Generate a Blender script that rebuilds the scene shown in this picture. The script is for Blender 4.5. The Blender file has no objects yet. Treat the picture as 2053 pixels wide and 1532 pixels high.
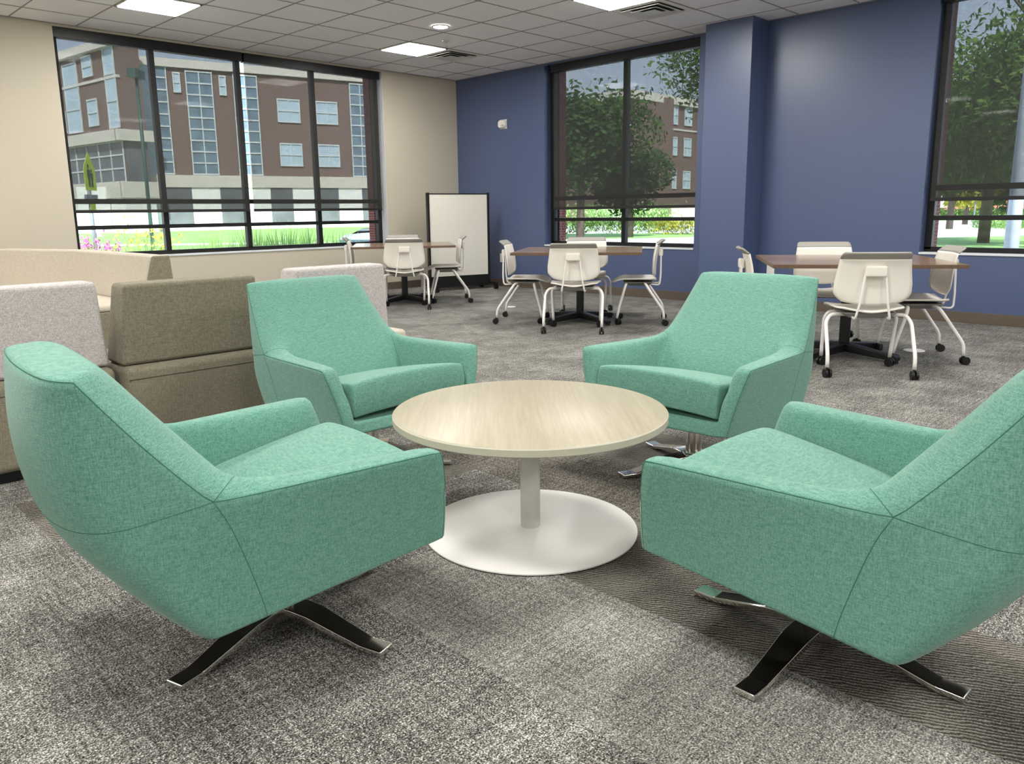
import bpy, bmesh, math, random
from mathutils import Vector, Matrix
R = math.radians
C = bpy.context.scene.collection
SC = bpy.context.scene
CEIL = 3.046
T = 0.6096
GX, GY = -5.8875, 0.1162          # origin of the ceiling grid
random.seed(7)

# ------------------------------------------------------------------ materials
def srgb(r, g, b):
    f = lambda c: (c/255/12.92) if c/255 <= .04045 else ((c/255+.055)/1.055)**2.4
    return (f(r), f(g), f(b), 1)

def nodes(name):
    m = bpy.data.materials.new(name); m.use_nodes = True
    nt = m.node_tree; nt.nodes.clear()
    out = nt.nodes.new('ShaderNodeOutputMaterial')
    return m, nt, out

def N(nt, typ, **kw):
    n = nt.nodes.new(typ)
    for k, v in kw.items():
        if k in n.inputs.keys() if isinstance(k, str) else False: n.inputs[k].default_value = v
        else: setattr(n, k, v)
    return n

def mat(name, col, rough=.5, metal=0, noise=0, nscale=20, stretch=(1, 1, 1), bump=0, bscale=None, bdist=.002, sheen=0, coat=0, spec=.5, col2=None, detail=3):
    m, nt, out = nodes(name)
    p = nt.nodes.new('ShaderNodeBsdfPrincipled')
    p.inputs['Roughness'].default_value = rough
    p.inputs['Metallic'].default_value = metal
    p.inputs['Specular IOR Level'].default_value = spec
    p.inputs['Sheen Weight'].default_value = sheen
    p.inputs['Coat Weight'].default_value = coat
    p.inputs['Coat Roughness'].default_value = .15
    nt.links.new(p.outputs[0], out.inputs[0])
    tc = nt.nodes.new('ShaderNodeTexCoord'); mp = nt.nodes.new('ShaderNodeMapping')
    mp.inputs['Scale'].default_value = stretch
    nt.links.new(tc.outputs['Object'], mp.inputs[0])
    p.inputs['Base Color'].default_value = col
    if noise or col2:
        t = nt.nodes.new('ShaderNodeTexNoise'); t.inputs['Scale'].default_value = nscale; t.inputs['Detail'].default_value = detail
        nt.links.new(mp.outputs[0], t.inputs['Vector'])
        r = nt.nodes.new('ShaderNodeValToRGB')
        c2 = col2 or tuple(c*(1-noise) for c in col[:3])+(1,)
        r.color_ramp.elements[0].color = c2; r.color_ramp.elements[1].color = col
        r.color_ramp.elements[0].position = .35; r.color_ramp.elements[1].position = .65
        nt.links.new(t.outputs['Fac'], r.inputs[0]); nt.links.new(r.outputs[0], p.inputs['Base Color'])
    if bump:
        t2 = nt.nodes.new('ShaderNodeTexNoise'); t2.inputs['Scale'].default_value = bscale or nscale; t2.inputs['Detail'].default_value = 2
        nt.links.new(mp.outputs[0], t2.inputs['Vector'])
        b = nt.nodes.new('ShaderNodeBump'); b.inputs['Strength'].default_value = bump; b.inputs['Distance'].default_value = bdist
        nt.links.new(t2.outputs['Fac'], b.inputs['Height']); nt.links.new(b.outputs[0], p.inputs['Normal'])
    return m

def fabric(name, c_lo, c_hi, scale=90, bump=.5, contrast=.15, sheen=.15, rough=.9, axis='x'):
    """heathered weave: two stretched noises crossed, plus fine grain"""
    m, nt, out = nodes(name); L = nt.links.new
    p = nt.nodes.new('ShaderNodeBsdfPrincipled'); p.inputs['Roughness'].default_value = rough
    p.inputs['Sheen Weight'].default_value = sheen; p.inputs['Sheen Roughness'].default_value = .5
    p.inputs['Specular IOR Level'].default_value = .2
    tc = nt.nodes.new('ShaderNodeTexCoord')
    fac = []
    for st in ((.22, .22, 2.6), (1.7, 1.7, .3), (1.3, 1.3, 1.3)):
        mp = nt.nodes.new('ShaderNodeMapping'); mp.inputs['Scale'].default_value = st
        t = nt.nodes.new('ShaderNodeTexNoise'); t.inputs['Scale'].default_value = scale; t.inputs['Detail'].default_value = 3
        L(tc.outputs['Object'], mp.inputs[0]); L(mp.outputs[0], t.inputs['Vector']); fac.append(t)
    a = nt.nodes.new('ShaderNodeMath'); a.operation = 'ADD'; L(fac[0].outputs['Fac'], a.inputs[0]); L(fac[1].outputs['Fac'], a.inputs[1])
    b = nt.nodes.new('ShaderNodeMath'); b.operation = 'ADD'; L(a.outputs[0], b.inputs[0]); L(fac[2].outputs['Fac'], b.inputs[1])
    d = nt.nodes.new('ShaderNodeMath'); d.operation = 'DIVIDE'; L(b.outputs[0], d.inputs[0]); d.inputs[1].default_value = 3
    r = nt.nodes.new('ShaderNodeValToRGB'); e = r.color_ramp.elements
    e[0].position = .5-contrast; e[1].position = .5+contrast; e[0].color = c_lo; e[1].color = c_hi
    L(d.outputs[0], r.inputs[0]); L(r.outputs[0], p.inputs['Base Color'])
    bm = nt.nodes.new('ShaderNodeBump'); bm.inputs['Strength'].default_value = bump; bm.inputs['Distance'].default_value = .0015
    L(d.outputs[0], bm.inputs['Height']); L(bm.outputs[0], p.inputs['Normal']); L(p.outputs[0], out.inputs[0])
    return m

def emis(name, col, s):
    m, nt, out = nodes(name)
    e = nt.nodes.new('ShaderNodeEmission'); e.inputs[0].default_value = col; e.inputs[1].default_value = s
    nt.links.new(e.outputs[0], out.inputs[0]); return m

def glass_mat():
    m, nt, out = nodes('window glass')
    t = nt.nodes.new('ShaderNodeBsdfTransparent'); t.inputs[0].default_value = (.93, .97, .97, 1)
    g = nt.nodes.new('ShaderNodeBsdfGlossy'); g.inputs['Roughness'].default_value = .02
    fr = nt.nodes.new('ShaderNodeFresnel'); fr.inputs[0].default_value = 1.4
    mx = nt.nodes.new('ShaderNodeMixShader')
    nt.links.new(fr.outputs[0], mx.inputs[0]); nt.links.new(t.outputs[0], mx.inputs[1]); nt.links.new(g.outputs[0], mx.inputs[2])
    nt.links.new(mx.outputs[0], out.inputs[0]); return m

def screen_mat(name, trans, base=.05):
    """woven sun screen: a share of the light passes through the open weave"""
    m, nt, out = nodes(name); L = nt.links.new
    t = nt.nodes.new('ShaderNodeBsdfTransparent')
    d = nt.nodes.new('ShaderNodeBsdfDiffuse'); d.inputs[0].default_value = (base, base*.97, base*.9, 1)
    tl = nt.nodes.new('ShaderNodeBsdfTranslucent'); tl.inputs[0].default_value = (.035, .035, .033, 1)
    ad = nt.nodes.new('ShaderNodeAddShader'); L(d.outputs[0], ad.inputs[0]); L(tl.outputs[0], ad.inputs[1])
    tc = nt.nodes.new('ShaderNodeTexCoord'); vals = []
    for st in ((1, 1, .06), (.08, .08, 1)):
        mp = nt.nodes.new('ShaderNodeMapping'); mp.inputs['Scale'].default_value = st
        n = nt.nodes.new('ShaderNodeTexNoise'); n.inputs['Scale'].default_value = 420; n.inputs['Detail'].default_value = 1
        L(tc.outputs['Object'], mp.inputs[0]); L(mp.outputs[0], n.inputs['Vector']); vals.append(n)
    a = nt.nodes.new('ShaderNodeMath'); a.operation = 'ADD'; L(vals[0].outputs['Fac'], a.inputs[0]); L(vals[1].outputs['Fac'], a.inputs[1])
    mr = nt.nodes.new('ShaderNodeMapRange'); mr.inputs['From Min'].default_value = .6; mr.inputs['From Max'].default_value = 1.4
    mr.inputs['To Min'].default_value = 1-trans*.88; mr.inputs['To Max'].default_value = 1-trans*1.12
    L(a.outputs[0], mr.inputs['Value'])
    mx = nt.nodes.new('ShaderNodeMixShader'); L(mr.outputs[0], mx.inputs[0]); L(t.outputs[0], mx.inputs[1]); L(ad.outputs[0], mx.inputs[2])
    L(mx.outputs[0], out.inputs[0]); return m

def brick_mat(name, c1, c2, mortar, scale):
    m, nt, out = nodes(name); L = nt.links.new
    p = nt.nodes.new('ShaderNodeBsdfPrincipled'); p.inputs['Roughness'].default_value = .9
    tc = nt.nodes.new('ShaderNodeTexCoord'); b = nt.nodes.new('ShaderNodeTexBrick')
    mp = nt.nodes.new('ShaderNodeMapping'); mp.inputs['Rotation'].default_value = (R(90), 0, 0)
    b.inputs['Color1'].default_value = c1; b.inputs['Color2'].default_value = c2; b.inputs['Mortar'].default_value = mortar
    b.inputs['Scale'].default_value = scale; b.inputs['Mortar Size'].default_value = .012
    L(tc.outputs['Object'], mp.inputs[0]); L(mp.outputs[0], b.inputs['Vector']); L(b.outputs[0], p.inputs['Base Color']); L(p.outputs[0], out.inputs[0])
    return m

def leaf_mat(name, c1, c2):
    m, nt, out = nodes(name); L = nt.links.new
    d = nt.nodes.new('ShaderNodeBsdfDiffuse'); tl = nt.nodes.new('ShaderNodeBsdfTranslucent')
    tc = nt.nodes.new('ShaderNodeTexCoord'); n = nt.nodes.new('ShaderNodeTexNoise'); n.inputs['Scale'].default_value = 1.3; n.inputs['Detail'].default_value = 4
    r = nt.nodes.new('ShaderNodeValToRGB'); r.color_ramp.elements[0].color = c1; r.color_ramp.elements[1].color = c2
    r.color_ramp.elements[0].position = .35; r.color_ramp.elements[1].position = .65
    L(tc.outputs['Object'], n.inputs['Vector']); L(n.outputs['Fac'], r.inputs[0]); L(r.outputs[0], d.inputs[0]); L(r.outputs[0], tl.inputs[0])
    mx = nt.nodes.new('ShaderNodeMixShader'); mx.inputs[0].default_value = .35
    L(d.outputs[0], mx.inputs[1]); L(tl.outputs[0], mx.inputs[2]); L(mx.outputs[0], out.inputs[0]); return m

def carpet_mat():
    """loop-pile carpet tiles; the float attribute 'tile' on each tile's face picks one of four weaves"""
    m, nt, out = nodes('carpet tile'); L = nt.links.new
    p = nt.nodes.new('ShaderNodeBsdfPrincipled'); p.inputs['Roughness'].default_value = .95; p.inputs['Specular IOR Level'].default_value = .15
    tc = nt.nodes.new('ShaderNodeTexCoord')
    at = nt.nodes.new('ShaderNodeAttribute'); at.attribute_name = 'tile'
    def noise(scale, st=(1, 1, 1), detail=2, dist=0, rough=.5):
        mp = nt.nodes.new('ShaderNodeMapping'); mp.inputs['Scale'].default_value = st
        n = nt.nodes.new('ShaderNodeTexNoise'); n.inputs['Scale'].default_value = scale; n.inputs['Detail'].default_value = detail
        n.inputs['Distortion'].default_value = dist; n.inputs['Roughness'].default_value = rough
        L(tc.outputs['Object'], mp.inputs[0]); L(mp.outputs[0], n.inputs['Vector']); return n.outputs['Fac']
    def mth(op, a, b=None, c=None):
        n = nt.nodes.new('ShaderNodeMath'); n.operation = op
        for i, v in enumerate((a, b, c)):
            if v is None: continue
            if isinstance(v, (int, float)): n.inputs[i].default_value = v
            else: L(v, n.inputs[i])
        return n.outputs[0]
    def ramp(v, stops):
        r = nt.nodes.new('ShaderNodeValToRGB'); e = r.color_ramp.elements
        e[0].position, e[0].color = stops[0]; e[1].position, e[1].color = stops[-1]
        for s in stops[1:-1]:
            k = e.new(s[0]); k.color = s[1]
        L(v, r.inputs[0]); return r.outputs[0]
    fine = noise(230, detail=3, rough=.75)
    grain = noise(85, detail=2, rough=.6)
    streak_a = noise(70, (1, .10, 1), 3)
    streak_b = noise(70, (.10, 1, 1), 3)
    cloud = noise(3.2, detail=3)
    # weave 0/1: salt-and-pepper pile with long streaks both ways
    v0 = mth('ADD', mth('ADD', mth('MULTIPLY', fine, .54), mth('MULTIPLY', grain, .14)), mth('MULTIPLY', mth('ADD', streak_a, streak_b), .075))
    v0 = mth('ADD', v0, .027)
    v0 = mth('ADD', v0, mth('MULTIPLY', cloud, .07))
    # weave 2: wavy pinstripe lines
    wv = nt.nodes.new('ShaderNodeTexWave'); wv.wave_type = 'BANDS'; wv.bands_direction = 'DIAGONAL'; wv.inputs['Scale'].default_value = 36
    wv.inputs['Distortion'].default_value = 5.5; wv.inputs['Detail'].default_value = 2; wv.inputs['Detail Scale'].default_value = .7
    mpw = nt.nodes.new('ShaderNodeMapping'); mpw.inputs['Scale'].default_value = (1.35, .7, 1); L(tc.outputs['Object'], mpw.inputs[0]); L(mpw.outputs[0], wv.inputs['Vector'])
    v2 = mth('ADD', mth('MULTIPLY', wv.outputs['Fac'], .16), mth('ADD', mth('MULTIPLY', fine, .50), mth('MULTIPLY', cloud, .32)))
    g = lambda a, b, c: srgb(a, b, c)
    c_light = ramp(v0, [(.41, g(62, 60, 55)), (.49, g(150, 148, 142)), (.57, g(240, 238, 228))])
    c_mid = ramp(v0, [(.42, g(36, 34, 31)), (.49, g(124, 121, 115)), (.565, g(244, 241, 234))])
    c_dark = ramp(v0, [(.41, g(36, 33, 29)), (.49, g(110, 104, 96)), (.58, g(216, 208, 196))])
    c_wave = ramp(v2, [(.36, g(42, 39, 35)), (.48, g(94, 90, 83)), (.60, g(170, 164, 154))])
    def mixc(f, a, b):
        n = nt.nodes.new('ShaderNodeMix'); n.data_type = 'RGBA'
        if isinstance(f, float): n.inputs[0].default_value = f
        else: L(f, n.inputs[0])
        L(a, n.inputs[6]); L(b, n.inputs[7]); return n.outputs[2]
    t = at.outputs['Fac']
    c = mixc(mth('GREATER_THAN', t, .25), c_light, c_mid)
    c = mixc(mth('GREATER_THAN', t, .5), c, c_dark)
    c = mixc(mth('GREATER_THAN', t, .75), c, c_wave)
    L(c, p.inputs['Base Color'])
    bm = nt.nodes.new('ShaderNodeBump'); bm.inputs['Strength'].default_value = .9; bm.inputs['Distance'].default_value = .004
    L(fine, bm.inputs['Height']); L(bm.outputs[0], p.inputs['Normal']); L(p.outputs[0], out.inputs[0])
    return m

def wood_mat(name, c1, c2, rot, scale=14, rough=.35, coat=0., bumps=0):
    m, nt, out = nodes(name); L = nt.links.new
    p = nt.nodes.new('ShaderNodeBsdfPrincipled'); p.inputs['Roughness'].default_value = rough; p.inputs['Coat Weight'].default_value = coat; p.inputs['Coat Roughness'].default_value = .12
    tc = nt.nodes.new('ShaderNodeTexCoord'); mp = nt.nodes.new('ShaderNodeMapping'); mp.inputs['Rotation'].default_value = (0, 0, R(rot))
    mp2 = nt.nodes.new('ShaderNodeMapping'); mp2.inputs['Scale'].default_value = (1, .045, 1)
    n = nt.nodes.new('ShaderNodeTexNoise'); n.inputs['Scale'].default_value = scale*9; n.inputs['Detail'].default_value = 4; n.inputs['Distortion'].default_value = .3
    n2 = nt.nodes.new('ShaderNodeTexNoise'); n2.inputs['Scale'].default_value = scale*1.2; n2.inputs['Detail'].default_value = 3
    a = nt.nodes.new('ShaderNodeMath'); a.operation = 'MULTIPLY_ADD'; a.inputs[1].default_value = .55
    L(tc.outputs['Object'], mp.inputs[0]); L(mp.outputs[0], mp2.inputs[0]); L(mp2.outputs[0], n.inputs['Vector']); L(mp2.outputs[0], n2.inputs['Vector'])
    b = nt.nodes.new('ShaderNodeMath'); b.operation = 'MULTIPLY'; b.inputs[1].default_value = .45; L(n2.outputs['Fac'], b.inputs[0])
    L(n.outputs['Fac'], a.inputs[0]); L(b.outputs[0], a.inputs[2])
    r = nt.nodes.new('ShaderNodeValToRGB'); r.color_ramp.elements[0].position = .38; r.color_ramp.elements[1].position = .62
    r.color_ramp.elements[0].color = c1; r.color_ramp.elements[1].color = c2
    L(a.outputs[0], r.inputs[0]); L(r.outputs[0], p.inputs['Base Color']); L(p.outputs[0], out.inputs[0]); return m

M = dict(
    beige=mat('beige wall paint', srgb(203, 194, 176), .75, noise=.02, nscale=300, bump=.06, bscale=400),
    blue=mat('navy wall paint', srgb(76, 91, 128), .38, bump=.05, bscale=500, bdist=.001, spec=.9),
    carpet=carpet_mat(),
    ceil=mat('ceiling tile', srgb(250, 251, 254), .95, noise=.02, nscale=250, bump=.25, bscale=260),
    grid=mat('ceiling grid shadow grey', srgb(150, 150, 146), .6),  # darker than the tiles: shadow along the tile edges is put into this grey
    base=mat('taupe rubber base', srgb(98, 86, 74), .5),
    black=mat('black anodised metal', srgb(24, 24, 24), .38, spec=.4),
    blackp=mat('black powder coat', srgb(16, 16, 17), .42),
    rubber=mat('black caster plastic', srgb(18, 18, 19), .35),
    sill=mat('sill white', srgb(225, 228, 232), .5),
    screen=screen_mat('woven sun screen', .46),
    hem=mat('shade hem', srgb(30, 29, 27), .7),
    glass=glass_mat(),
    mint=fabric('mint fabric', srgb(78, 132, 117), srgb(126, 172, 155), 230, .6, .12, .2),
    seam=mat('seam shadow thread', srgb(58, 112, 92), .9),
    taupe=fabric('taupe fabric', srgb(116, 109, 92), srgb(146, 139, 121), 110, .5, .11, .1),
    taupe_seam=mat('taupe thread', srgb(84, 76, 62), .9),
    light=fabric('pale grey fabric', srgb(166, 158, 155), srgb(226, 218, 216), 240, .5, .10, .1),
    cream=fabric('pale cream fabric', srgb(186, 176, 160), srgb(214, 205, 190), 150, .3, .10, .1),
    top=wood_mat('ash laminate', srgb(164, 153, 130), srgb(178, 168, 146), 44, 12, .4),
    edge=mat('pale edge band', srgb(196, 190, 172), .5),
    walnut=wood_mat('walnut laminate', srgb(118, 94, 76), srgb(160, 132, 110), 30, 9, .25, .3),
    walnut_edge=mat('walnut edge', srgb(112, 88, 68), .45, noise=.2, nscale=40),
    whitem=mat('white powder coat', srgb(246, 242, 238), .38, spec=.6),
    grey=mat('silver grey powder coat', srgb(214, 212, 206), .42),
    plast=mat('warm white plastic', srgb(240, 234, 224), .42),
    grip=mat('grey grip plastic', srgb(158, 154, 146), .5),
    pan=mat('grey seat pan plastic', srgb(150, 148, 144), .5),
    chrome=mat('polished chrome', (.82, .79, .74, 1), .10, metal=1),
    board=mat('white board laminate', srgb(240, 236, 224), .3),
    device=mat('white device plastic', srgb(238, 236, 228), .45),
    lens=mat('clear lens', srgb(210, 214, 214), .1, spec=.8),
    vent=mat('vent metal', srgb(214, 214, 210), .35, metal=.15),
    dark=mat('duct dark', srgb(84, 84, 84), .9),
    troffer=mat('white troffer frame', srgb(235, 235, 225), .5),
    lamp=emis('lit diffuser', (1, .985, .94, 1), 41),
    can=emis('lit can light', (1, .95, .86, 1), 40),
    brick=brick_mat('red brick', srgb(150, 92, 76), srgb(128, 76, 64), srgb(160, 140, 128), 3.2),
    brick2=mat('brown brick', srgb(126, 103, 94), .9, noise=.25, nscale=6),
    jamb=brick_mat('near brick', srgb(150, 70, 58), srgb(130, 60, 50), srgb(190, 184, 176), 7),
    stone=mat('pale stone', srgb(214, 206, 194), .85, noise=.06, nscale=2),
    panel=mat('white wall panel', srgb(244, 242, 238), .7),
    winglass=mat('blue window glass', srgb(120, 142, 158), .15, noise=.35, nscale=.9, spec=.6),
    winlight=mat('sky-coloured window glass', srgb(186, 206, 220), .2, noise=.12, nscale=.8),
    windark=mat('dark window glass', srgb(108, 112, 114), .15, noise=.3, nscale=.6),
    mullw=mat('pale mullion', srgb(204, 208, 208), .6),
    lawn=mat('lawn', srgb(120, 156, 84), .95, noise=.3, nscale=3, bump=.3, bscale=30, bdist=.03),
    asphalt=mat('asphalt', srgb(158, 160, 164), .9, noise=.08, nscale=4),
    concrete=mat('concrete walk', srgb(206, 200, 190), .9, noise=.06, nscale=3),
    leaf=leaf_mat('tree leaf', srgb(70, 100, 48), srgb(124, 152, 84)),
    leafd=leaf_mat('dark tree leaf', srgb(50, 78, 42), srgb(92, 120, 68)),
    leafy=leaf_mat('yellowing leaf', srgb(140, 146, 50), srgb(196, 190, 84)),
    leafl=leaf_mat('light grass blade', srgb(128, 170, 92), srgb(176, 206, 136)),
    flowery=leaf_mat('yellow flower', srgb(206, 184, 60), srgb(226, 214, 110)),
    flowerp=leaf_mat('pink flower', srgb(206, 90, 160), srgb(236, 150, 200)),
    reed=leaf_mat('brown reed', srgb(120, 90, 70), srgb(170, 140, 100)),
    bark=mat('bark', srgb(98, 86, 74), .95, noise=.3, nscale=8),
    lime=mat('fluorescent yellow-green sign', srgb(196, 226, 40), .5),
    pole=mat('galvanised pole', srgb(120, 126, 134), .5, metal=.2),
    polew=mat('pale concrete pole', srgb(190, 200, 206), .7, noise=.1, nscale=8),
    poleg=mat('dark green pole', srgb(40, 76, 66), .5),
    car=mat('silver car paint', srgb(150, 162, 176), .25, metal=.3, coat=.6),
    carglass=mat('car glass', srgb(60, 74, 84), .08),
    red=mat('red tail light', srgb(214, 40, 40), .3),
    tyre=mat('tyre', srgb(28, 28, 30), .8),
)

# ------------------------------------------------------------------ mesh helpers
def obj(name, bm, m, parent=None, smooth=False, bevel=0, seg=2, smooth_angle=None):
    me = bpy.data.meshes.new(name); bmesh.ops.recalc_face_normals(bm, faces=bm.faces[:])
    bm.to_mesh(me); bm.free()
    for x in (m if isinstance(m, (list, tuple)) else [m]): me.materials.append(x)
    o = bpy.data.objects.new(name, me); C.objects.link(o)
    if parent: o.parent = parent
    if smooth:
        me.polygons.foreach_set('use_smooth', [True]*len(me.polygons))
    if bevel:
        b = o.modifiers.new('bevel', 'BEVEL'); b.width = bevel; b.segments = seg; b.limit_method = 'ANGLE'; b.angle_limit = R(40)
        me.polygons.foreach_set('use_smooth', [True]*len(me.polygons))
        w = o.modifiers.new('wn', 'WEIGHTED_NORMAL'); w.keep_sharp = True
    elif smooth_angle:
        me.polygons.foreach_set('use_smooth', [True]*len(me.polygons))
        me.set_sharp_from_angle(angle=R(smooth_angle))
    return o

def box(bm, x0, x1, y0, y1, z0, z1, mi=0, mtx=None):
    vs = [bm.verts.new(p) for p in ((x0, y0, z0), (x1, y0, z0), (x1, y1, z0), (x0, y1, z0), (x0, y0, z1), (x1, y0, z1), (x1, y1, z1), (x0, y1, z1))]
    if mtx:
        for v in vs: v.co = mtx @ v.co
    fs = [bm.faces.new([vs[i] for i in f]) for f in ((0, 3, 2, 1), (4, 5, 6, 7), (0, 1, 5, 4), (1, 2, 6, 5), (2, 3, 7, 6), (3, 0, 4, 7))]
    for f in fs: f.material_index = mi
    return vs

def nb(): return bmesh.new()

def boxobj(name, x0, x1, y0, y1, z0, z1, m, parent=None, bevel=0, seg=2):
    bm = nb(); box(bm, x0, x1, y0, y1, z0, z1); return obj(name, bm, m, parent, bevel=bevel, seg=seg)

def tube(bm, pts, r, n=10, cap=True):
    """swept circle along points; r a float or a list"""
    pts = [Vector(p) for p in pts]; rs = r if isinstance(r, (list, tuple)) else [r]*len(pts)
    up = Vector((0, 0, 1)); rings = []
    prev = None
    for i, p in enumerate(pts):
        d = (pts[min(i+1, len(pts)-1)]-pts[max(i-1, 0)]).normalized()
        if prev is None:
            a = d.cross(up)
            if a.length < .05: a = d.cross(Vector((1, 0, 0)))
            a.normalize()
        else:
            a = prev-d*prev.dot(d); a.normalize()
        prev = a; b = d.cross(a)
        rings.append([bm.verts.new(p+(a*math.cos(t)+b*math.sin(t))*rs[i]) for t in [2*math.pi*k/n for k in range(n)]])
    for i in range(len(rings)-1):
        for k in range(n):
            bm.faces.new((rings[i][k], rings[i][(k+1) % n], rings[i+1][(k+1) % n], rings[i+1][k]))
    if cap:
        bm.faces.new(rings[0][::-1]); bm.faces.new(rings[-1])

def smooth_path(pts, rad=.03, k=5):
    """rounds the corners of a polyline"""
    P = [Vector(p) for p in pts]; out = [P[0]]
    for i in range(1, len(P)-1):
        a, b, c = P[i-1], P[i], P[i+1]
        r = min(rad, (a-b).length*.45, (c-b).length*.45)
        s = b+(a-b).normalized()*r; e = b+(c-b).normalized()*r
        for j in range(k+1):
            t = j/k; out.append(s*(1-t)**2+b*2*t*(1-t)+e*t*t)
    out.append(P[-1]); return out

def lathe(bm, prof, n=48, mi=0, cx=0, cy=0):
    rings = []
    for r, z in prof:
        if r < 1e-6: rings.append([bm.verts.new((cx, cy, z))])
        else: rings.append([bm.verts.new((cx+r*math.cos(2*math.pi*k/n), cy+r*math.sin(2*math.pi*k/n), z)) for k in range(n)])
    for a, b in zip(rings, rings[1:]):
        for k in range(n):
            if len(a) == 1 and len(b) == 1: continue
            if len(a) == 1: f = bm.faces.new((a[0], b[k], b[(k+1) % n]))
            elif len(b) == 1: f = bm.faces.new((a[k], b[0], a[(k+1) % n]))
            else: f = bm.faces.new((a[k], b[k], b[(k+1) % n], a[(k+1) % n]))
            f.material_index = mi

def prism(bm, pts2, z0, z1, mi=0):
    a = [bm.verts.new((x, y, z0)) for x, y in pts2]; b = [bm.verts.new((x, y, z1)) for x, y in pts2]
    n = len(pts2); fs = [bm.faces.new(a[::-1]), bm.faces.new(b)]
    fs += [bm.faces.new((a[i], a[(i+1) % n], b[(i+1) % n], b[i])) for i in range(n)]
    for f in fs: f.material_index = mi

def tag(o, label=None, cat=None, group=None, kind=None):
    if label: o['label'] = label
    if cat: o['category'] = cat
    if group: o['group'] = group
    if kind: o['kind'] = kind
    return o

def thing(name, loc=(0, 0, 0), rz=0, label=None, cat=None, group=None):
    o = bpy.data.objects.new(name, None); C.objects.link(o); o.empty_display_size = .1
    o.location = loc; o.rotation_euler = (0, 0, rz); return tag(o, label, cat, group)

def kids(o): return [c for c in bpy.data.objects if c.parent == o]

def dup(root, loc, rz, label, group=None, cat=None):
    r = root.copy(); C.objects.link(r); r.location = loc; r.rotation_euler = (0, 0, rz); r['label'] = label
    if group: r['group'] = group
    for ch in kids(root):
        c = ch.copy(); C.objects.link(c); c.parent = r
        for g in kids(ch):
            d = g.copy(); C.objects.link(d); d.parent = c
    return r

def struct(name, bm, m, parent=None, **k):
    o = obj(name, bm, m, parent, **k)
    if not parent: o['kind'] = 'structure'
    return o

# ------------------------------------------------------------------ room shell
XW, YS = -15.0, -17.0     # far sides of the room behind the camera
WT = .28
HEAD = 3.022
A0, A1, AS = -5.50, -1.375, .645      # opening in the beige wall
B0, B1, BS = -4.20, -1.80, .625       # opening in the blue wall
C0, C1, CS = -9.10, -6.705, .645      # second opening in the blue wall

bm = nb()
nx, ny = 32, 36
xs = sorted(set([XW, 0]+[-.07-.5*i for i in range(31) if -.07-.5*i > XW]))
ys = sorted(set([YS, 0]+[-.40-.5*i for i in range(36) if -.40-.5*i > YS]))
lay = bm.faces.layers.float.new('tile')
grid = {}
for x in xs:
    for y in ys: grid[x, y] = bm.verts.new((x, y, 0))
rng = random.Random(5)
OVER = {}   # (column from x, row from y) -> weave
def col_of(x): return int(round((-.07-x)/.5))
for i in range(len(xs)-1):
    for j in range(len(ys)-1):
        f = bm.faces.new((grid[xs[i], ys[j]], grid[xs[i+1], ys[j]], grid[xs[i+1], ys[j+1]], grid[xs[i], ys[j+1]]))
        cx, cy = (xs[i]+xs[i+1])/2, (ys[j]+ys[j+1])/2
        k = (int(math.floor((cx+.07)/.5)), int(math.floor((cy+.40)/1.0)))
        v = random.Random(k[0]*131+k[1]*17+3).choice([.1, .4, .4, .4, .6, .9])
        # tiles around the lounge as the photograph lays them out
        if -6.57 < cx < -6.07 and cy < -7.4: v = .9
        elif -7.07 < cx < -6.57 and cy < -7.4: v = .1
        elif -7.57 < cx < -7.07 and cy < -7.4: v = .4
        elif -8.07 < cx < -7.57 and cy < -5.9: v = .4
        elif -6.57 < cx < -6.07 and -7.4 < cy < -6.9: v = .4
        elif -6.57 < cx < -6.07 and -6.9 < cy < -6.4: v = .9
        elif -6.07 < cx < -5.57 and cy < -7.9: v = .4
        elif -6.07 < cx < -5.57 and -7.9 < cy < -6.4: v = .6
        elif -5.57 < cx < -5.07 and -8.4 < cy < -6.9: v = .9
        elif cx > -5.07 or cy > -6: v = .4
        f[lay] = v
floor = struct('floor', bm, M['carpet'])
boxobj('floor_slab', XW, 0, YS, 0, -.2, -.004, M['concrete'], floor)

# ceiling with its suspended grid
bm = nb(); box(bm, XW, .3, YS, .3, CEIL+.004, CEIL+.12)
ceiling = struct('ceiling', bm, M['ceil'])
bm = nb()
j = -15
while GX+j*T < 0:
    x = GX+j*T
    if x > XW: box(bm, x-.006, x+.006, YS, 0, CEIL, CEIL+.006)
    j += 1
for r in range(1, 29): box(bm, XW, 0, GY-r*T-.006, GY-r*T+.006, CEIL, CEIL+.006)
box(bm, XW, 0, -.022, 0, CEIL-.002, CEIL+.005); box(bm, -.022, 0, YS, 0, CEIL-.002, CEIL+.005)
obj('ceiling_grid', bm, M['grid'], ceiling)

def wall_y(name, m, y0, y1, x0, x1, o0, o1, s, h):
    bm = nb()
    box(bm, x0, o0, y0, y1, -.2, CEIL+.1); box(bm, o1, x1, y0, y1, -.2, CEIL+.1)
    box(bm, o0, o1, y0, y1, -.2, s); box(bm, o0, o1, y0, y1, h, CEIL+.1)
    return struct(name, bm, m)
wall_y('wall_north', M['beige'], 0, WT, XW, WT, A0, A1, AS, HEAD)
bm = nb()
box(bm, 0, WT, B1, 0, -.2, CEIL+.1); box(bm, 0, WT, C1, B0, -.2, CEIL+.1); box(bm, 0, WT, YS, C0, -.2, CEIL+.1)
for a, b, s in ((B0, B1, BS), (C0, C1, CS)):
    box(bm, 0, WT, a, b, -.2, s); box(bm, 0, WT, a, b, HEAD, CEIL+.1)
struct('wall_east', bm, M['blue'])
bm = nb(); box(bm, -.345, 0, -5.03, -4.48, 0, CEIL+.004); struct('wall_pillar', bm, M['blue'], bevel=.004)
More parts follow.
